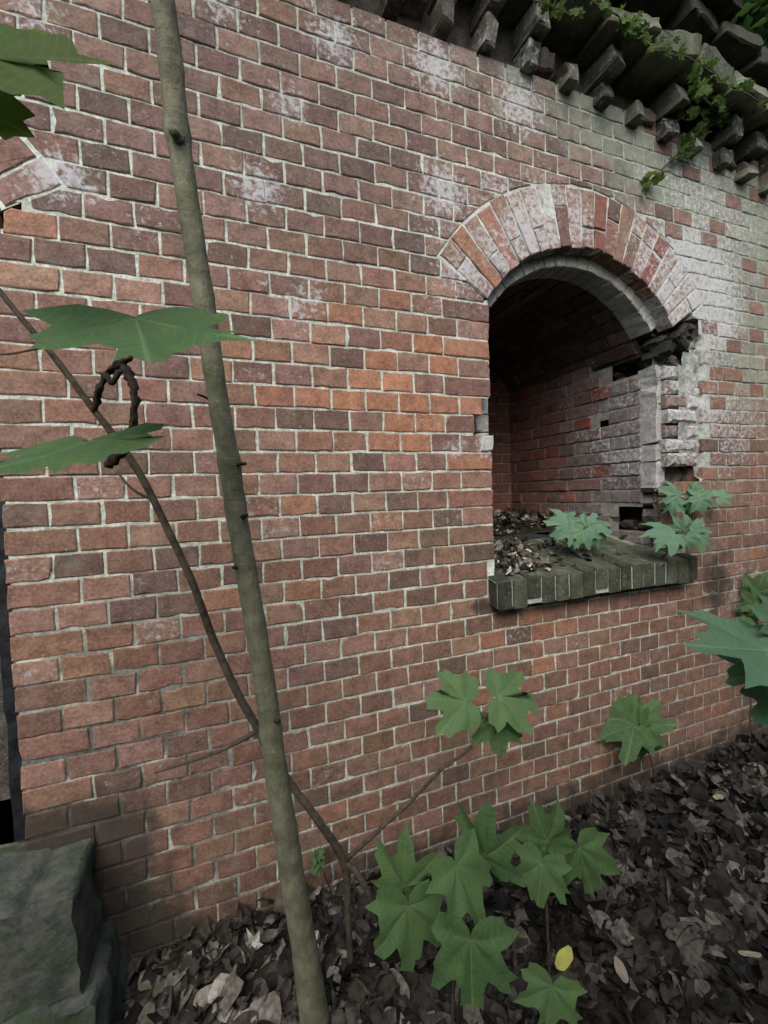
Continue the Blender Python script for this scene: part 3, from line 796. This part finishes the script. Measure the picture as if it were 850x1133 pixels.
def leaf(base, tip, mat, parent, normal=None, side=None, fold=.10, droop=.16, name='leaf', wide=1.0):
    base, tip = Vector(base), Vector(tip); s = (tip - base).length; ty = (tip - base) / s
    if side is not None: tx = Vector(side); tx = (tx - ty * tx.dot(ty)).normalized(); tz = tx.cross(ty)
    else:
        nrm = Vector(normal) if normal is not None else ((CAM - base).normalized() + Vector((0, 0, .55)) + Vector([random.uniform(-.28, .28) for _ in range(3)]))
        tz = (nrm - ty * nrm.dot(ty)).normalized(); tx = ty.cross(tz)
    half = [(a + random.uniform(-2.5, 2.5), r * random.uniform(.88, 1.08)) for a, r in OUT]
    other = [(-a - random.uniform(-2.5, 2.5), r * random.uniform(.88, 1.08)) for a, r in OUT[1:]][::-1]
    ol = half + [(180, .05)] + other
    veins = (0, 48, -48, 100, -100)
    V = [(0, 0, 0)]; VE = [(1, 0, 0)]; rings = (.35, .7, 1.0); n = len(ol); cr = random.uniform(-.5, .5) * droop; ph = random.uniform(0, 6)
    for q in rings:
        for a, r in ol:
            x, y = math.sin(R(a)) * r * q * wide, math.cos(R(a)) * r * q
            dv = min(abs(a - v) for v in veins); rr = math.hypot(x, y)
            z = fold * rr * min(1, dv / 24) - droop * rr * rr - cr * x * rr + .025 * math.sin(7 * x + 5 * y + ph)
            V.append((x, y, z)); VE.append((max(0, 1 - dv / 9), rr, min(1, dv / 24)))
    F = []
    for i in range(n):
        j = (i + 1) % n
        F.append((0, 1 + j, 1 + i))
        for k in range(2): F.append((1 + k * n + i, 1 + k * n + j, 1 + (k + 1) * n + j, 1 + (k + 1) * n + i))
    W = [tuple(base + (tx * v[0] + ty * v[1] + tz * v[2]) * s) for v in V]
    return mesh_obj(name, W, F, mat, parent, vein=VE, origin=tuple(base))
def petiole(a, b, parent, r=.0016, mat=None):
    a, b = Vector(a), Vector(b); mid = (a + b) / 2 + Vector((0, 0, -.08 * (b - a).length))
    return stem('petiole', [a, mid, b], [r * 1.3, r, r], mat or M_TWIG, parent, 6, 4, 0)

# the sapling that crosses the picture
TB = onZ(350, 1140, .0)
tr = [(350, 1140, 36), (337, 1050, 33), (325, 980, 32), (316, 920, 31), (305, 850, 29), (295, 770, 27), (284, 700, 27), (274, 640, 27), (262, 570, 26.5), (254, 512, 27),
      (241, 440, 26), (228, 350, 27), (215, 270, 28), (203, 190, 28.5), (196, 140, 29), (188, 60, 30), (180, 0, 31), (172, -60, 31)]
sap = thing('sapling', (TB.x, TB.y, gh(TB.x, TB.y)), 'slender grey green sapling trunk leaning across the brick wall, rooted in the dead leaves', 'sapling')
pp, rr_ = [], []
for i, (x, y, wd) in enumerate(tr):
    z_guess = (1140 - y) / 1140; Y = TB.y - .30 * z_guess
    p = onY(x, y, Y); pp.append(p); rr_.append(wd * .84 * (p - CAM).dot(FWD) / FPX / 2)
pp[0] = Vector((pp[0].x + .004, pp[0].y, gh(TB.x, TB.y) - .05)); rr_[0] *= 1.15
top = pp[-1]
for k in range(1, 6): pp.append(top + Vector((-.05 * k, -.05 * k, .32 * k))); rr_.append(rr_[17] * (1 - .14 * k))
P2, R2_ = smooth_path(pp, rr_, 8)
for (kx, ky, amt, wdt) in [(198, 146, .16, .018), (254, 512, .15, .016), (270, 560, .10, .02), (297, 806, .10, .014), (222, 330, .08, .016), (284, 690, .07, .016), (316, 920, .06, .02), (190, 80, .07, .016)]:
    q = min(range(len(P2)), key=lambda i: (proj(P2[i])[0] - kx) ** 2 + (proj(P2[i])[1] - ky) ** 2)
    for i in range(len(P2)):
        d = (P2[i] - P2[q]).length; R2_[i] *= 1 + amt * math.exp(-(d / wdt) ** 2)
V, F = tube(P2, R2_, 16, .06); trunk = mesh_obj('trunk', V, F, M_BARK, sap, origin=tuple(P2[0]))
for (a, b, r) in [((206, 152), (199, 141), .010), ((262, 520), (272, 513), .004), ((238, 452), (218, 436), .0028), ((262, 575), (273, 570), .006), ((266, 632), (258, 628), .005), ((300, 804), (309, 798), .006)]:
    i = min(range(len(P2)), key=lambda i: (proj(P2[i])[0] - a[0]) ** 2 + (proj(P2[i])[1] - a[1]) ** 2)
    dpt = proj(P2[i])[2]; p0 = P2[i]; p1 = P(b[0], b[1], dpt - .03)
    if (a, b)[0] == (206, 152): p0 = P2[i] + (CAM - P2[i]).normalized() * .018; p1 = p0 + (CAM - P2[i]).normalized() * .025 + Vector((-.01, 0, .012))
    stem('twig_stub', [p0, (p0 + p1) / 2 + Vector((0, 0, .004)), p1], [r * 1.3, r, r * .8], M_BARK if r > .008 else M_DEAD, trunk, 7, 3)
crown_top = pp[-1]
for k in range(22):
    a = pp[18 + k % 5] + Vector((random.uniform(-.35, .35), random.uniform(-.5, .1), random.uniform(.25, .6)))
    lf = leaf(a, a + Vector((random.uniform(-1, 1), random.uniform(-1, 1), -.5)).normalized() * random.uniform(.10, .14), M_LEAF, sap, normal=(0, 0, 1)); petiole(pp[18 + k % 5], a, lf, .002)

# thin brown sapling crossing behind it
B2 = onZ(388, 1062, .02)
ts = [(388, 1066), (385, 1010), (381, 955), (352, 908), (322, 868), (297, 832), (286, 808), (262, 765), (235, 705), (213, 645), (182, 578), (158, 530), (132, 490), (105, 455), (60, 395), (18, 345), (-30, 285), (-90, 205)]
thin = thing('thin_sapling', (B2.x, B2.y, gh(B2.x, B2.y)), 'thin brown sapling stem slanting up to the left behind the grey green trunk', 'sapling')
tp, trd = [], []
wds = [11, 11, 14, 13, 13, 13, 13, 13, 13, 12, 12, 12, 12, 11, 10, 9, 8, 7]
for i, (x, y) in enumerate(ts):
    Y = B2.y - .02 - .16 * max(0, (i - 6) / 11) + .03 * (3 < i < 9)
    p = onY(x, y, Y); tp.append(p); trd.append(wds[i] * .66 * (p - CAM).dot(FWD) / FPX / 2)
tp[0].z = gh(B2.x, B2.y) - .03
stem('trunk', tp, trd, M_TWIG, thin, 10, 6, .12)
d0 = (tp[2] - CAM).dot(FWD)
stem('branch', [tp[2], P(395, 966, d0), P(412, 998, d0 + .02), onZ(425, 1030, .0)], [.011, .010, .011, .010], M_TWIG, thin, 9, 5, .15)
br = [P(384, 950, d0 - .01), P(420, 918, d0 - .03), P(455, 886, d0 - .05), P(490, 850, d0 - .07), P(520, 828, d0 - .08), P(538, 795, d0 - .10)]
stem('branch', br, [.008, .006, .0055, .005, .004, .002], M_TWIG, thin, 8, 5, .12)
dl = d0 - .10
for bs, tp_, dd, wi in (((516, 776), (466, 772), -.02, 1.0), ((552, 772), (603, 778), .01, 1.0), ((549, 799), (553, 839), -.03, 1.15)):
    lf = leaf(P(*bs, dl), P(*tp_, dl + dd), M_LEAF, thin, wide=wi); petiole(br[-1], P(*bs, dl), lf)
stem('branch', [tp[6], P(240, 832, (tp[6] - CAM).dot(FWD) + .02), P(172, 855, (tp[6] - CAM).dot(FWD) + .05)], [.0085, .006, .003], M_TWIG, thin, 7, 5, .1)
d1 = (tp[13] - CAM).dot(FWD)
stem('dead_twig', [tp[13], P(110, 432, d1 - .02), P(120, 412, d1 - .04), P(133, 402, d1 - .05), P(146, 395, d1 - .06)], [.006, .007, .006, .009, .004], M_DEAD, thin, 8, 9, 1.1)
stem('dead_twig', [P(134, 402, d1 - .05), P(143, 415, d1 - .06), P(149, 440, d1 - .07), P(147, 470, d1 - .07), P(143, 492, d1 - .06), P(132, 503, d1 - .05), P(119, 515, d1 - .04)], [.008, .010, .007, .008, .009, .011, .009], M_DEAD, thin, 8, 9, 1.1)
stem('dead_twig', [P(118, 415, d1 - .04), P(124, 424, d1 - .05), P(132, 410, d1 - .05)], [.007, .005, .006], M_DEAD, thin, 7, 4, .5)
stem('dead_twig', [P(130, 522, (tp[11] - CAM).dot(FWD)), P(145, 540, (tp[11] - CAM).dot(FWD)), tp[11] + (tp[10] - tp[11]) * .5], [.003, .003, .004], M_TWIG, thin, 6, 4, .2)

# young maple standing just left of the picture, leaves reaching in
st_px, ml_d = -120, .72
ml_top = P(st_px, 60, ml_d)
mlx = thing('young_maple', (ml_top.x, ml_top.y, gh(ml_top.x, ml_top.y)), 'young maple twigs with large drooping green leaves at the left edge, close to the viewer', 'maple')
mp = [Vector((ml_top.x + .03, ml_top.y - .02, gh(ml_top.x, ml_top.y) - .03)), P(st_px + 5, 800, ml_d), P(st_px - 3, 430, ml_d), ml_top, ml_top + Vector((0, .02, .35))]
stem('stem', mp, [.013, .012, .010, .008, .005], M_BARK, mlx, 9, 5)
def near(base, tip, sideA, sideB, mat, jn, **k):
    lf = leaf(P(*base), P(*tip), mat, mlx, side=P(*sideB) - P(*sideA), **k)
    petiole(P(*jn), P(*base), lf, .0018)
near((150, 352, .66), (166, 408, .55), (37, 325, .60), (254, 374, .60), M_LEAF_N, (st_px, 380, ml_d), droop=.05, fold=.06, wide=1.12)
near((96, 488, .70), (70, 528, .58), (-28, 520, .60), (230, 484, .62), M_LEAF_N, (st_px, 500, ml_d), droop=.05, fold=.05, wide=1.2)
l1 = leaf(P(-30, 60, .50), P(68, 100, .47), M_LEAF_O, mlx, side=P(0, 160, .40) - P(0, 20, .52), droop=.1)
l2 = leaf(P(-45, 118, .52), P(38, 140, .49), M_LEAF_O, mlx, side=P(0, 190, .44) - P(0, 60, .52), droop=.1)
petiole(P(st_px, 90, ml_d), P(-30, 60, .50), l1, .0018); petiole(P(st_px, 120, ml_d), P(-45, 118, .52), l2, .0018)

def seedling(label, ground_px, stem_px, leaves, mat, depth_top, r=.004, group=None, name='maple_seedling', gz=None, nrm=None, droop=.16, wide=1.0):
    g = onZ(ground_px[0], ground_px[1], 0.0) if gz is None else Vector(gz)
    if gz is None: g.z = gh(g.x, g.y)
    t = thing(name, tuple(g), label, 'seedling', group)
    gd = (g - CAM).dot(FWD); pts = [g - Vector((0, 0, .02 if gz is None else .004))]
    for i, (x, y) in enumerate(stem_px): f = (i + 1) / len(stem_px); pts.append(P(x, y, gd + (depth_top - gd) * f))
    stem('stem', pts, [r * (1 - .5 * i / len(pts)) for i in range(len(pts))], M_TWIG, t, 7, 5, .1)
    for (b, tp_, dd) in leaves:
        bp = P(b[0], b[1], depth_top + dd)
        q = min(pts[1:], key=lambda p: (p - bp).length + (.0 if p.z < bp.z else .05)); lf = leaf(bp, P(tp_[0], tp_[1], depth_top + dd - .02), mat, t, normal=nrm, droop=droop, wide=wide); petiole(q, bp, lf, .0015)
    return t
seedling('tall maple seedling with five broad leaves left of the yellow leaf', (500, 1150), [(502, 1080), (500, 1010), (503, 965)],
         [((447, 982), (449, 922), .10), ((537, 948), (537, 888), .10), ((506, 958), (541, 1033), .0), ((452, 1003), (458, 1090), .02), ((521, 1040), (524, 1136), -.06)], M_LEAF, 1.06, .005, wide=.78)
seedling('maple seedling with small leaves on a dark stem beside the yellow leaf', (609, 1092), [(607, 1050), (605, 1000), (606, 950)],
         [((606, 932), (590, 886), .06), ((600, 955), (594, 1013), .0), ((640, 938), (662, 1000), .03)], M_LEAF, 1.22, .0045, wide=.85)
seedling('low maple seedling cut off by the bottom edge below the yellow leaf', (612, 1175), [(611, 1130), (611, 1100)],
         [((611, 1092), (604, 1150), -.02)], M_LEAF, 1.12, .004)
seedling('maple seedling with three crinkled leaves against the wall foot under the window', (728, 876), [(724, 855), (719, 836), (708, 806)],
         [((702, 803), (660, 812), .0), ((700, 797), (680, 766), .05), ((708, 802), (728, 768), .04), ((712, 806), (742, 836), .0)], M_LEAF, 2.05, .005, droop=.4)
rx = P(930, 700, .98)
seedling('maple with broad bluish green leaves at the right edge', (0, 0), [(935, 950), (930, 800), (925, 720)],
         [((850, 720), (759, 708), .0), ((866, 742), (797, 750), .03), ((880, 775), (830, 800), .03), ((862, 690), (832, 668), .06)], M_LEAF_C, .98, .006, wide=.8, gz=(rx.x + .02, rx.y, gh(rx.x, rx.y) - .02), name='young_maple', droop=.1)
# plants growing on the sill and out of the wall
seedling('small pale maple seedling on the window sill beside the dead leaves', (0, 0), [(648, 598), (645, 590)],
         [((630, 582), (606, 574), .0), ((634, 586), (616, 594), -.03), ((648, 582), (660, 566), .03), ((655, 582), (679, 574), .02), ((645, 588), (636, 606), -.06), ((655, 587), (676, 594), .0), ((650, 590), (660, 604), -.05), ((628, 578), (634, 564), .04)], M_LEAF_B, 2.10, .003, gz=(.80, .12, sl(.12)), droop=.45)
seedling('pale maple seedling with dark stem at the right end of the sill', (0, 0), [(738, 612), (742, 603), (757, 588)],
         [((740, 588), (716, 586), .0), ((745, 592), (724, 600), -.03), ((756, 586), (748, 572), .03), ((764, 586), (776, 572), .03), ((770, 592), (796, 602), .0), ((772, 588), (792, 586), .03), ((760, 594), (768, 610), -.05)], M_LEAF_B, 2.08, .0035, gz=(1.17, -.02, sl(-.02)), droop=.45)
seedling('pale maple seedling rooted in the broken right jamb above the sill', (0, 0), [(752, 556), (758, 552)],
         [((750, 548), (733, 537), .0), ((746, 556), (744, 570), -.02), ((768, 550), (762, 566), .02), ((772, 548), (795, 542), .0), ((775, 552), (783, 569), -.03), ((796, 549), (814, 546), .02), ((766, 546), (770, 532), .03)], M_LEAF_B, 2.20, .003, gz=(1.36, .03, GZ - .16), droop=.45)
seedling('faint pale green seedling rooted in the wall face at the right edge', (0, 0), [(812, 436), (815, 433)],
         [((806, 434), (780, 434), .0), ((818, 430), (832, 422), .02), ((825, 436), (852, 440), .0), ((812, 438), (812, 450), -.02)], M_LEAF_C, 2.52, .003, gz=tuple(onY(812, 445, .002)))
bpos = onY(840, 690, -.02)
seedling('sprig of small leaves beside the dark stain right of the window', (0, 0), [(832, 760), (838, 700), (836, 665)],
         [((836, 668), (820, 655), .0), ((838, 676), (858, 660), .0), ((836, 690), (815, 685), .0), ((838, 655), (846, 632), .0), ((838, 700), (860, 705), .0), ((833, 720), (818, 728), 0.)], M_LEAF, 2.35, .004, gz=(onZ(838, 838).x, -.05, .0))
# little weed by the sapling foot
wp = onZ(372, 1010, 0); wd = (wp - CAM).dot(FWD)
weed = thing('weed', (wp.x, wp.y, gh(wp.x, wp.y)), 'tiny dark weed with ragged leaves between the two saplings', 'weed')
stem('stem', [Vector((wp.x, wp.y, gh(wp.x, wp.y) - .01)), P(362, 975, wd), P(352, 952, wd - .02)], [.003, .002, .0015], M_DEAD, weed, 6, 4)
for k in range(9):
    b = P(352 + random.uniform(-6, 8), 952 + random.uniform(-6, 8), wd - .02)
    leaf(b, b + Vector((random.uniform(-1, 1), random.uniform(-1, .2), random.uniform(-.8, .6))).normalized() * random.uniform(.018, .034), M_LEAF, weed)
# fallen leaves that stand out
def oval_leaf(px, py, wpx, ang, mat, name, label, ratio=.6):
    q = onZ(px, py, .045); dq = (q - CAM).dot(FWD); L = wpx * dq / FPX
    ax = Vector((math.cos(ang), math.sin(ang) * .8, .15)).normalized(); az = (Vector((-.1, -.55, 1)) - ax * ax.dot(Vector((-.1, -.55, 1)))).normalized(); ay = az.cross(ax)
    V = [tuple(q)]; F = []; k = 14; VE = [(1, 0, 0)]
    for r in (.5, 1.0):
        for i in range(k):
            t = 6.2832 * i / k; rr = (.5 + .06 * math.cos(2 * t) + .03 * math.sin(5 * t)) * r
            V.append(tuple(q + ax * (math.cos(t) * rr * L) + ay * (math.sin(t) * rr * L * ratio) + az * (L * (.22 * rr * rr + .04 * math.sin(3 * t) * r)))); VE.append((max(0, 1 - abs(math.sin(t)) * 4), 0, 0))
    for i in range(k):
        j = (i + 1) % k; F += [(0, 1 + i, 1 + j), (1 + i, 1 + k + i, 1 + k + j, 1 + j)]
    tag(mesh_obj(name, V, F, mat, None, vein=VE, origin=tuple(q)), label, 'leaf')
oval_leaf(624, 1061, 26, .3, M_YELLOW, 'yellow_leaf', 'single fallen yellow leaf lying on the dark litter')
oval_leaf(687, 1074, 22, 1.2, M_PALE, 'pale_leaf', 'pale grey fallen leaf on the litter right of the yellow leaf')
oval_leaf(830, 1056, 20, -.8, M_PALE, 'pale_leaf', 'narrow pale fallen leaf on the litter near the right edge', .3)
oval_leaf(795, 882, 10, -.6, M_PALE, 'pale_leaf', 'tiny pale fallen leaf on the litter near the wall foot at right')
# vine and ferny growth hanging from the cornice
vn = thing('hanging_vine', tuple(onY(770, 135, -.03)), 'straggly green vine hanging from the cornice right of the arch', 'vine')
def sprig(pts, r, nl, size, mat):
    stem('stem', pts, [r] * len(pts), M_TWIG, vn, 6, 4, .1); p, _ = smooth_path(pts, [r] * len(pts), 10)
    for k in range(nl):
        b = random.choice(p) + Vector((random.uniform(-.03, .03), random.uniform(-.03, .0), random.uniform(-.03, .03)))
        leaf(b, b + Vector((random.uniform(-1, 1), random.uniform(-.9, .1), random.uniform(-1, .5))).normalized() * random.uniform(*size), mat, vn)
sprig([onY(795, 132, -.05), onY(778, 140, -.04), onY(760, 160, -.03), onY(740, 180, -.02), onY(712, 208, -.012)], .004, 46, (.02, .045), M_LEAF_O)
sprig([onY(690, 30, -.2), onY(705, 45, -.2), onY(725, 50, -.2)], .004, 22, (.02, .04), M_LEAF_O)
sprig([onY(765, 85, -.19), onY(770, 100, -.17), onY(790, 120, -.1), onY(800, 135, -.06)], .004, 26, (.02, .045), M_LEAF_O)
sprig([onY(800, 135, -.06), onY(790, 125, -.08), onY(760, 128, -.05), onY(745, 138, -.03)], .004, 16, (.02, .04), M_LEAF_O)
for (xa, ya, xb, yb) in ((655, 2, 700, 30), (735, 52, 790, 82), (800, 92, 848, 118), (590, 0, 640, 22)):
    sprig([onY(xa, ya, -.19), onY((xa + xb) / 2, (ya + yb) / 2 - 3, -.2), onY(xb, yb, -.19)], .003, 16, (.014, .032), M_LEAF_O)
# moss cushions in the corbels
for (x, y, Y, s) in [(768, 124, -.03, .055), (765, 108, -.08, .045), (692, 30, -.16, .04), (784, 103, -.10, .04)]:
    c = onY(x, y, Y); V = []; F = []
    nu, nvv = 26, 16
    for a in range(nvv + 1):
        for b in range(nu):
            th, ph = math.pi * a / nvv, 6.2832 * b / nu; d = Vector((math.sin(th) * math.cos(ph), math.sin(th) * math.sin(ph) * .6, math.cos(th) * .8))
            V.append(tuple(c + d * s * (1 + .55 * mnoise.noise(d * 2.4 + c * 9) + .4 * mnoise.noise(d * 8 + c * 5) + random.uniform(-.09, .09))))
    for a in range(nvv):
        for b in range(nu): F.append((a * nu + b, a * nu + (b + 1) % nu, (a + 1) * nu + (b + 1) % nu, (a + 1) * nu + b))
    mesh_obj('moss_cushion', V, F, M_MOSS, vn, origin=tuple(c))

# bushes growing on the earth above the wall
def bush(c, rad, n, label, size=(.06, .12)):
    t = thing('bush', c, label, 'bush')
    for k in range(5):
        a = Vector(c); b = a + Vector((random.uniform(-.6, .6) * rad, random.uniform(-.5, .5) * rad, rad * random.uniform(.8, 1.5)))
        stem('branch', [a, (a + b) / 2 + Vector((0, 0, .1)), b], [.014, .010, .005], M_TWIG, t, 6, 4)
    V = []; F = []; VE = []
    for k in range(n):
        d = Vector((random.gauss(0, 1), random.gauss(0, 1), random.gauss(0, 1))).normalized() * rad * random.random() ** .4
        p = Vector(c) + Vector((d.x, d.y * .8, rad * .9 + d.z)); s = random.uniform(*size)
        a = Vector((random.uniform(-1, 1), random.uniform(-1, 1), random.uniform(-.7, .3))).normalized(); nb2 = a.cross(Vector((random.uniform(-.5, .5), random.uniform(-.5, .5), 1))).normalized()
        q = len(V); V += [tuple(p), tuple(p + a * s * .5 + nb2 * s * .3), tuple(p + a * s), tuple(p + a * s * .5 - nb2 * s * .3)]
        F.append((q, q + 1, q + 2, q + 3)); VE += [(0, 0, 0)] * 4
    tag(mesh_obj('foliage', V, F, M_LEAF_N, t, vein=VE, origin=c, smooth=False), kind='stuff')
bush((2.0, .12, GZ + 2.12), .42, 2600, 'leafy green bush on top of the wall at the upper right corner')

# ------------------------------------------------------------------ concrete block at the doorway
cb = thing('concrete_step', (-1.6, -.1, 0), 'mossy concrete doorstep block jutting from the wall at lower left', 'step')
def slab(name, prof_x1, y0, z0, z1, x0=-2.6, amp=.012, seed=0, mat=M_CONC, x1b=None, y0b=None, top=None):
    """rough block x0..x1 (x1b at the bottom), y0..0"""
    V = []; F = []; n = 14
    x1b = prof_x1 if x1b is None else x1b; y0b = y0 if y0b is None else y0b
    def pt(a, b, c):
        t = 1 - c; X1 = prof_x1 + (x1b - prof_x1) * t; Y0 = y0 + (y0b - y0) * t
        p = Vector((x0 + (X1 - x0) * a, Y0 + (.0 + .05 - Y0) * b, z0 + (z1 - z0) * c))
        e = min(1 - a, .12) / .12; k = mnoise.noise(p * 7 + Vector((seed, 0, 0))) * amp + mnoise.noise(p * 22 + Vector((seed, 3, 0))) * amp * .45
        if b > .9: return p
        r = 0
        if a > .93 and c > .93: r = .012
        if b < .07 and c > .93: r = max(r, .010)
        return p + Vector((k - r, k - r * .0, k * .7 - r))
    def patch(fn, na, nb, flip):
        k0 = len(V)
        for i in range(na + 1):
            for j in range(nb + 1): V.append(tuple(fn(i / na, j / nb)))
        for i in range(na):
            for j in range(nb):
                q = (k0 + i * (nb + 1) + j, k0 + (i + 1) * (nb + 1) + j, k0 + (i + 1) * (nb + 1) + j + 1, k0 + i * (nb + 1) + j + 1)
                F.append(q[::-1] if flip else q)
    patch(lambda s, t: pt(s, 0, t), 60, n, False); patch(lambda s, t: pt(1, s, t), 12, n, False)
    patch(lambda s, t: pt(s, t, 1), 60, 12, False); patch(lambda s, t: pt(0, s, t), 8, 8, True)
    return mesh_obj(name, V, F, mat, cb, origin=(prof_x1, y0, z0))
slab('block', -1.262, -.205, GZ - 1.37, DOOR_Z, seed=1, x1b=-1.25, amp=.020)
slab('base', -1.215, -.235, -.06, GZ - 1.36, seed=5, x1b=-1.175, y0b=-.25, amp=.024)
# iron frame edge in the doorway
fr = thing('door_frame', (DX + JR - .03, .10, DOOR_Z), 'dark blue grey door frame edge inside the left doorway', 'door frame')
V, F = [], []
for (x0, x1, y0, y1, z0, z1) in [(DX + JR - .03, DX + JR + .045, .08, .15, DOOR_Z - .01, SPRING)]:
    n = 30
    for k in range(n + 1):
        z = z0 + (z1 - z0) * k / n; j_ = lambda: random.uniform(-.003, .003)
        V += [(x0 + j_(), y0 + j_(), z), (x1 + j_(), y0 + j_(), z), (x1, y1, z), (x0 + j_(), y1, z)]
    for k in range(n):
        for q in range(4): F.append((4 * k + q, 4 * k + (q + 1) % 4, 4 * k + 4 + (q + 1) % 4, 4 * k + 4 + q))
mesh_obj('frame', V, F, M_IRON, fr, smooth=False, origin=(DX + JR - .03, .1, DOOR_Z))

# ------------------------------------------------------------------ unseen foliage added behind the viewer to keep low sky off the wall foot
Vw = np.zeros((0, 3)); N = 14000
cx = rng.uniform(-7, 9, N); t = rng.random(N)
top = 2.3 + 1.9 / (1 + np.exp(-(cx - .3) * 1.1)) + .5 * np.sin(cx * 2.1)
cen = np.c_[cx, -3.6 - .5 * np.sin(cx * 1.3) + rng.normal(0, .45, N) - .25 * np.maximum(0, -cx - 2), t ** .8 * top]
keepm = np.linalg.norm(cen - np.array((CAM.x, CAM.y, 1.5)), axis=1) > 1.3
cen = cen[keepm]; n_ = len(cen)
a = rng.normal(size=(n_, 3)); a /= np.linalg.norm(a, axis=1)[:, None]
b2 = np.cross(a, rng.normal(size=(n_, 3))); b2 /= np.linalg.norm(b2, axis=1)[:, None]
sz = rng.uniform(.14, .28, (n_, 1))
quad = np.stack([cen - a * sz * .6, cen + b2 * sz * .35, cen + a * sz * .6, cen - b2 * sz * .35], 1).reshape(-1, 3)
wo = mesh_obj('shade_foliage', quad.tolist(), [(4 * i, 4 * i + 1, 4 * i + 2, 4 * i + 3) for i in range(n_)], M_LEAF_O, None, smooth=False)
tag(wo, 'unseen foliage mass added behind the viewer to shade the wall foot', 'shade_foliage', kind='stuff')
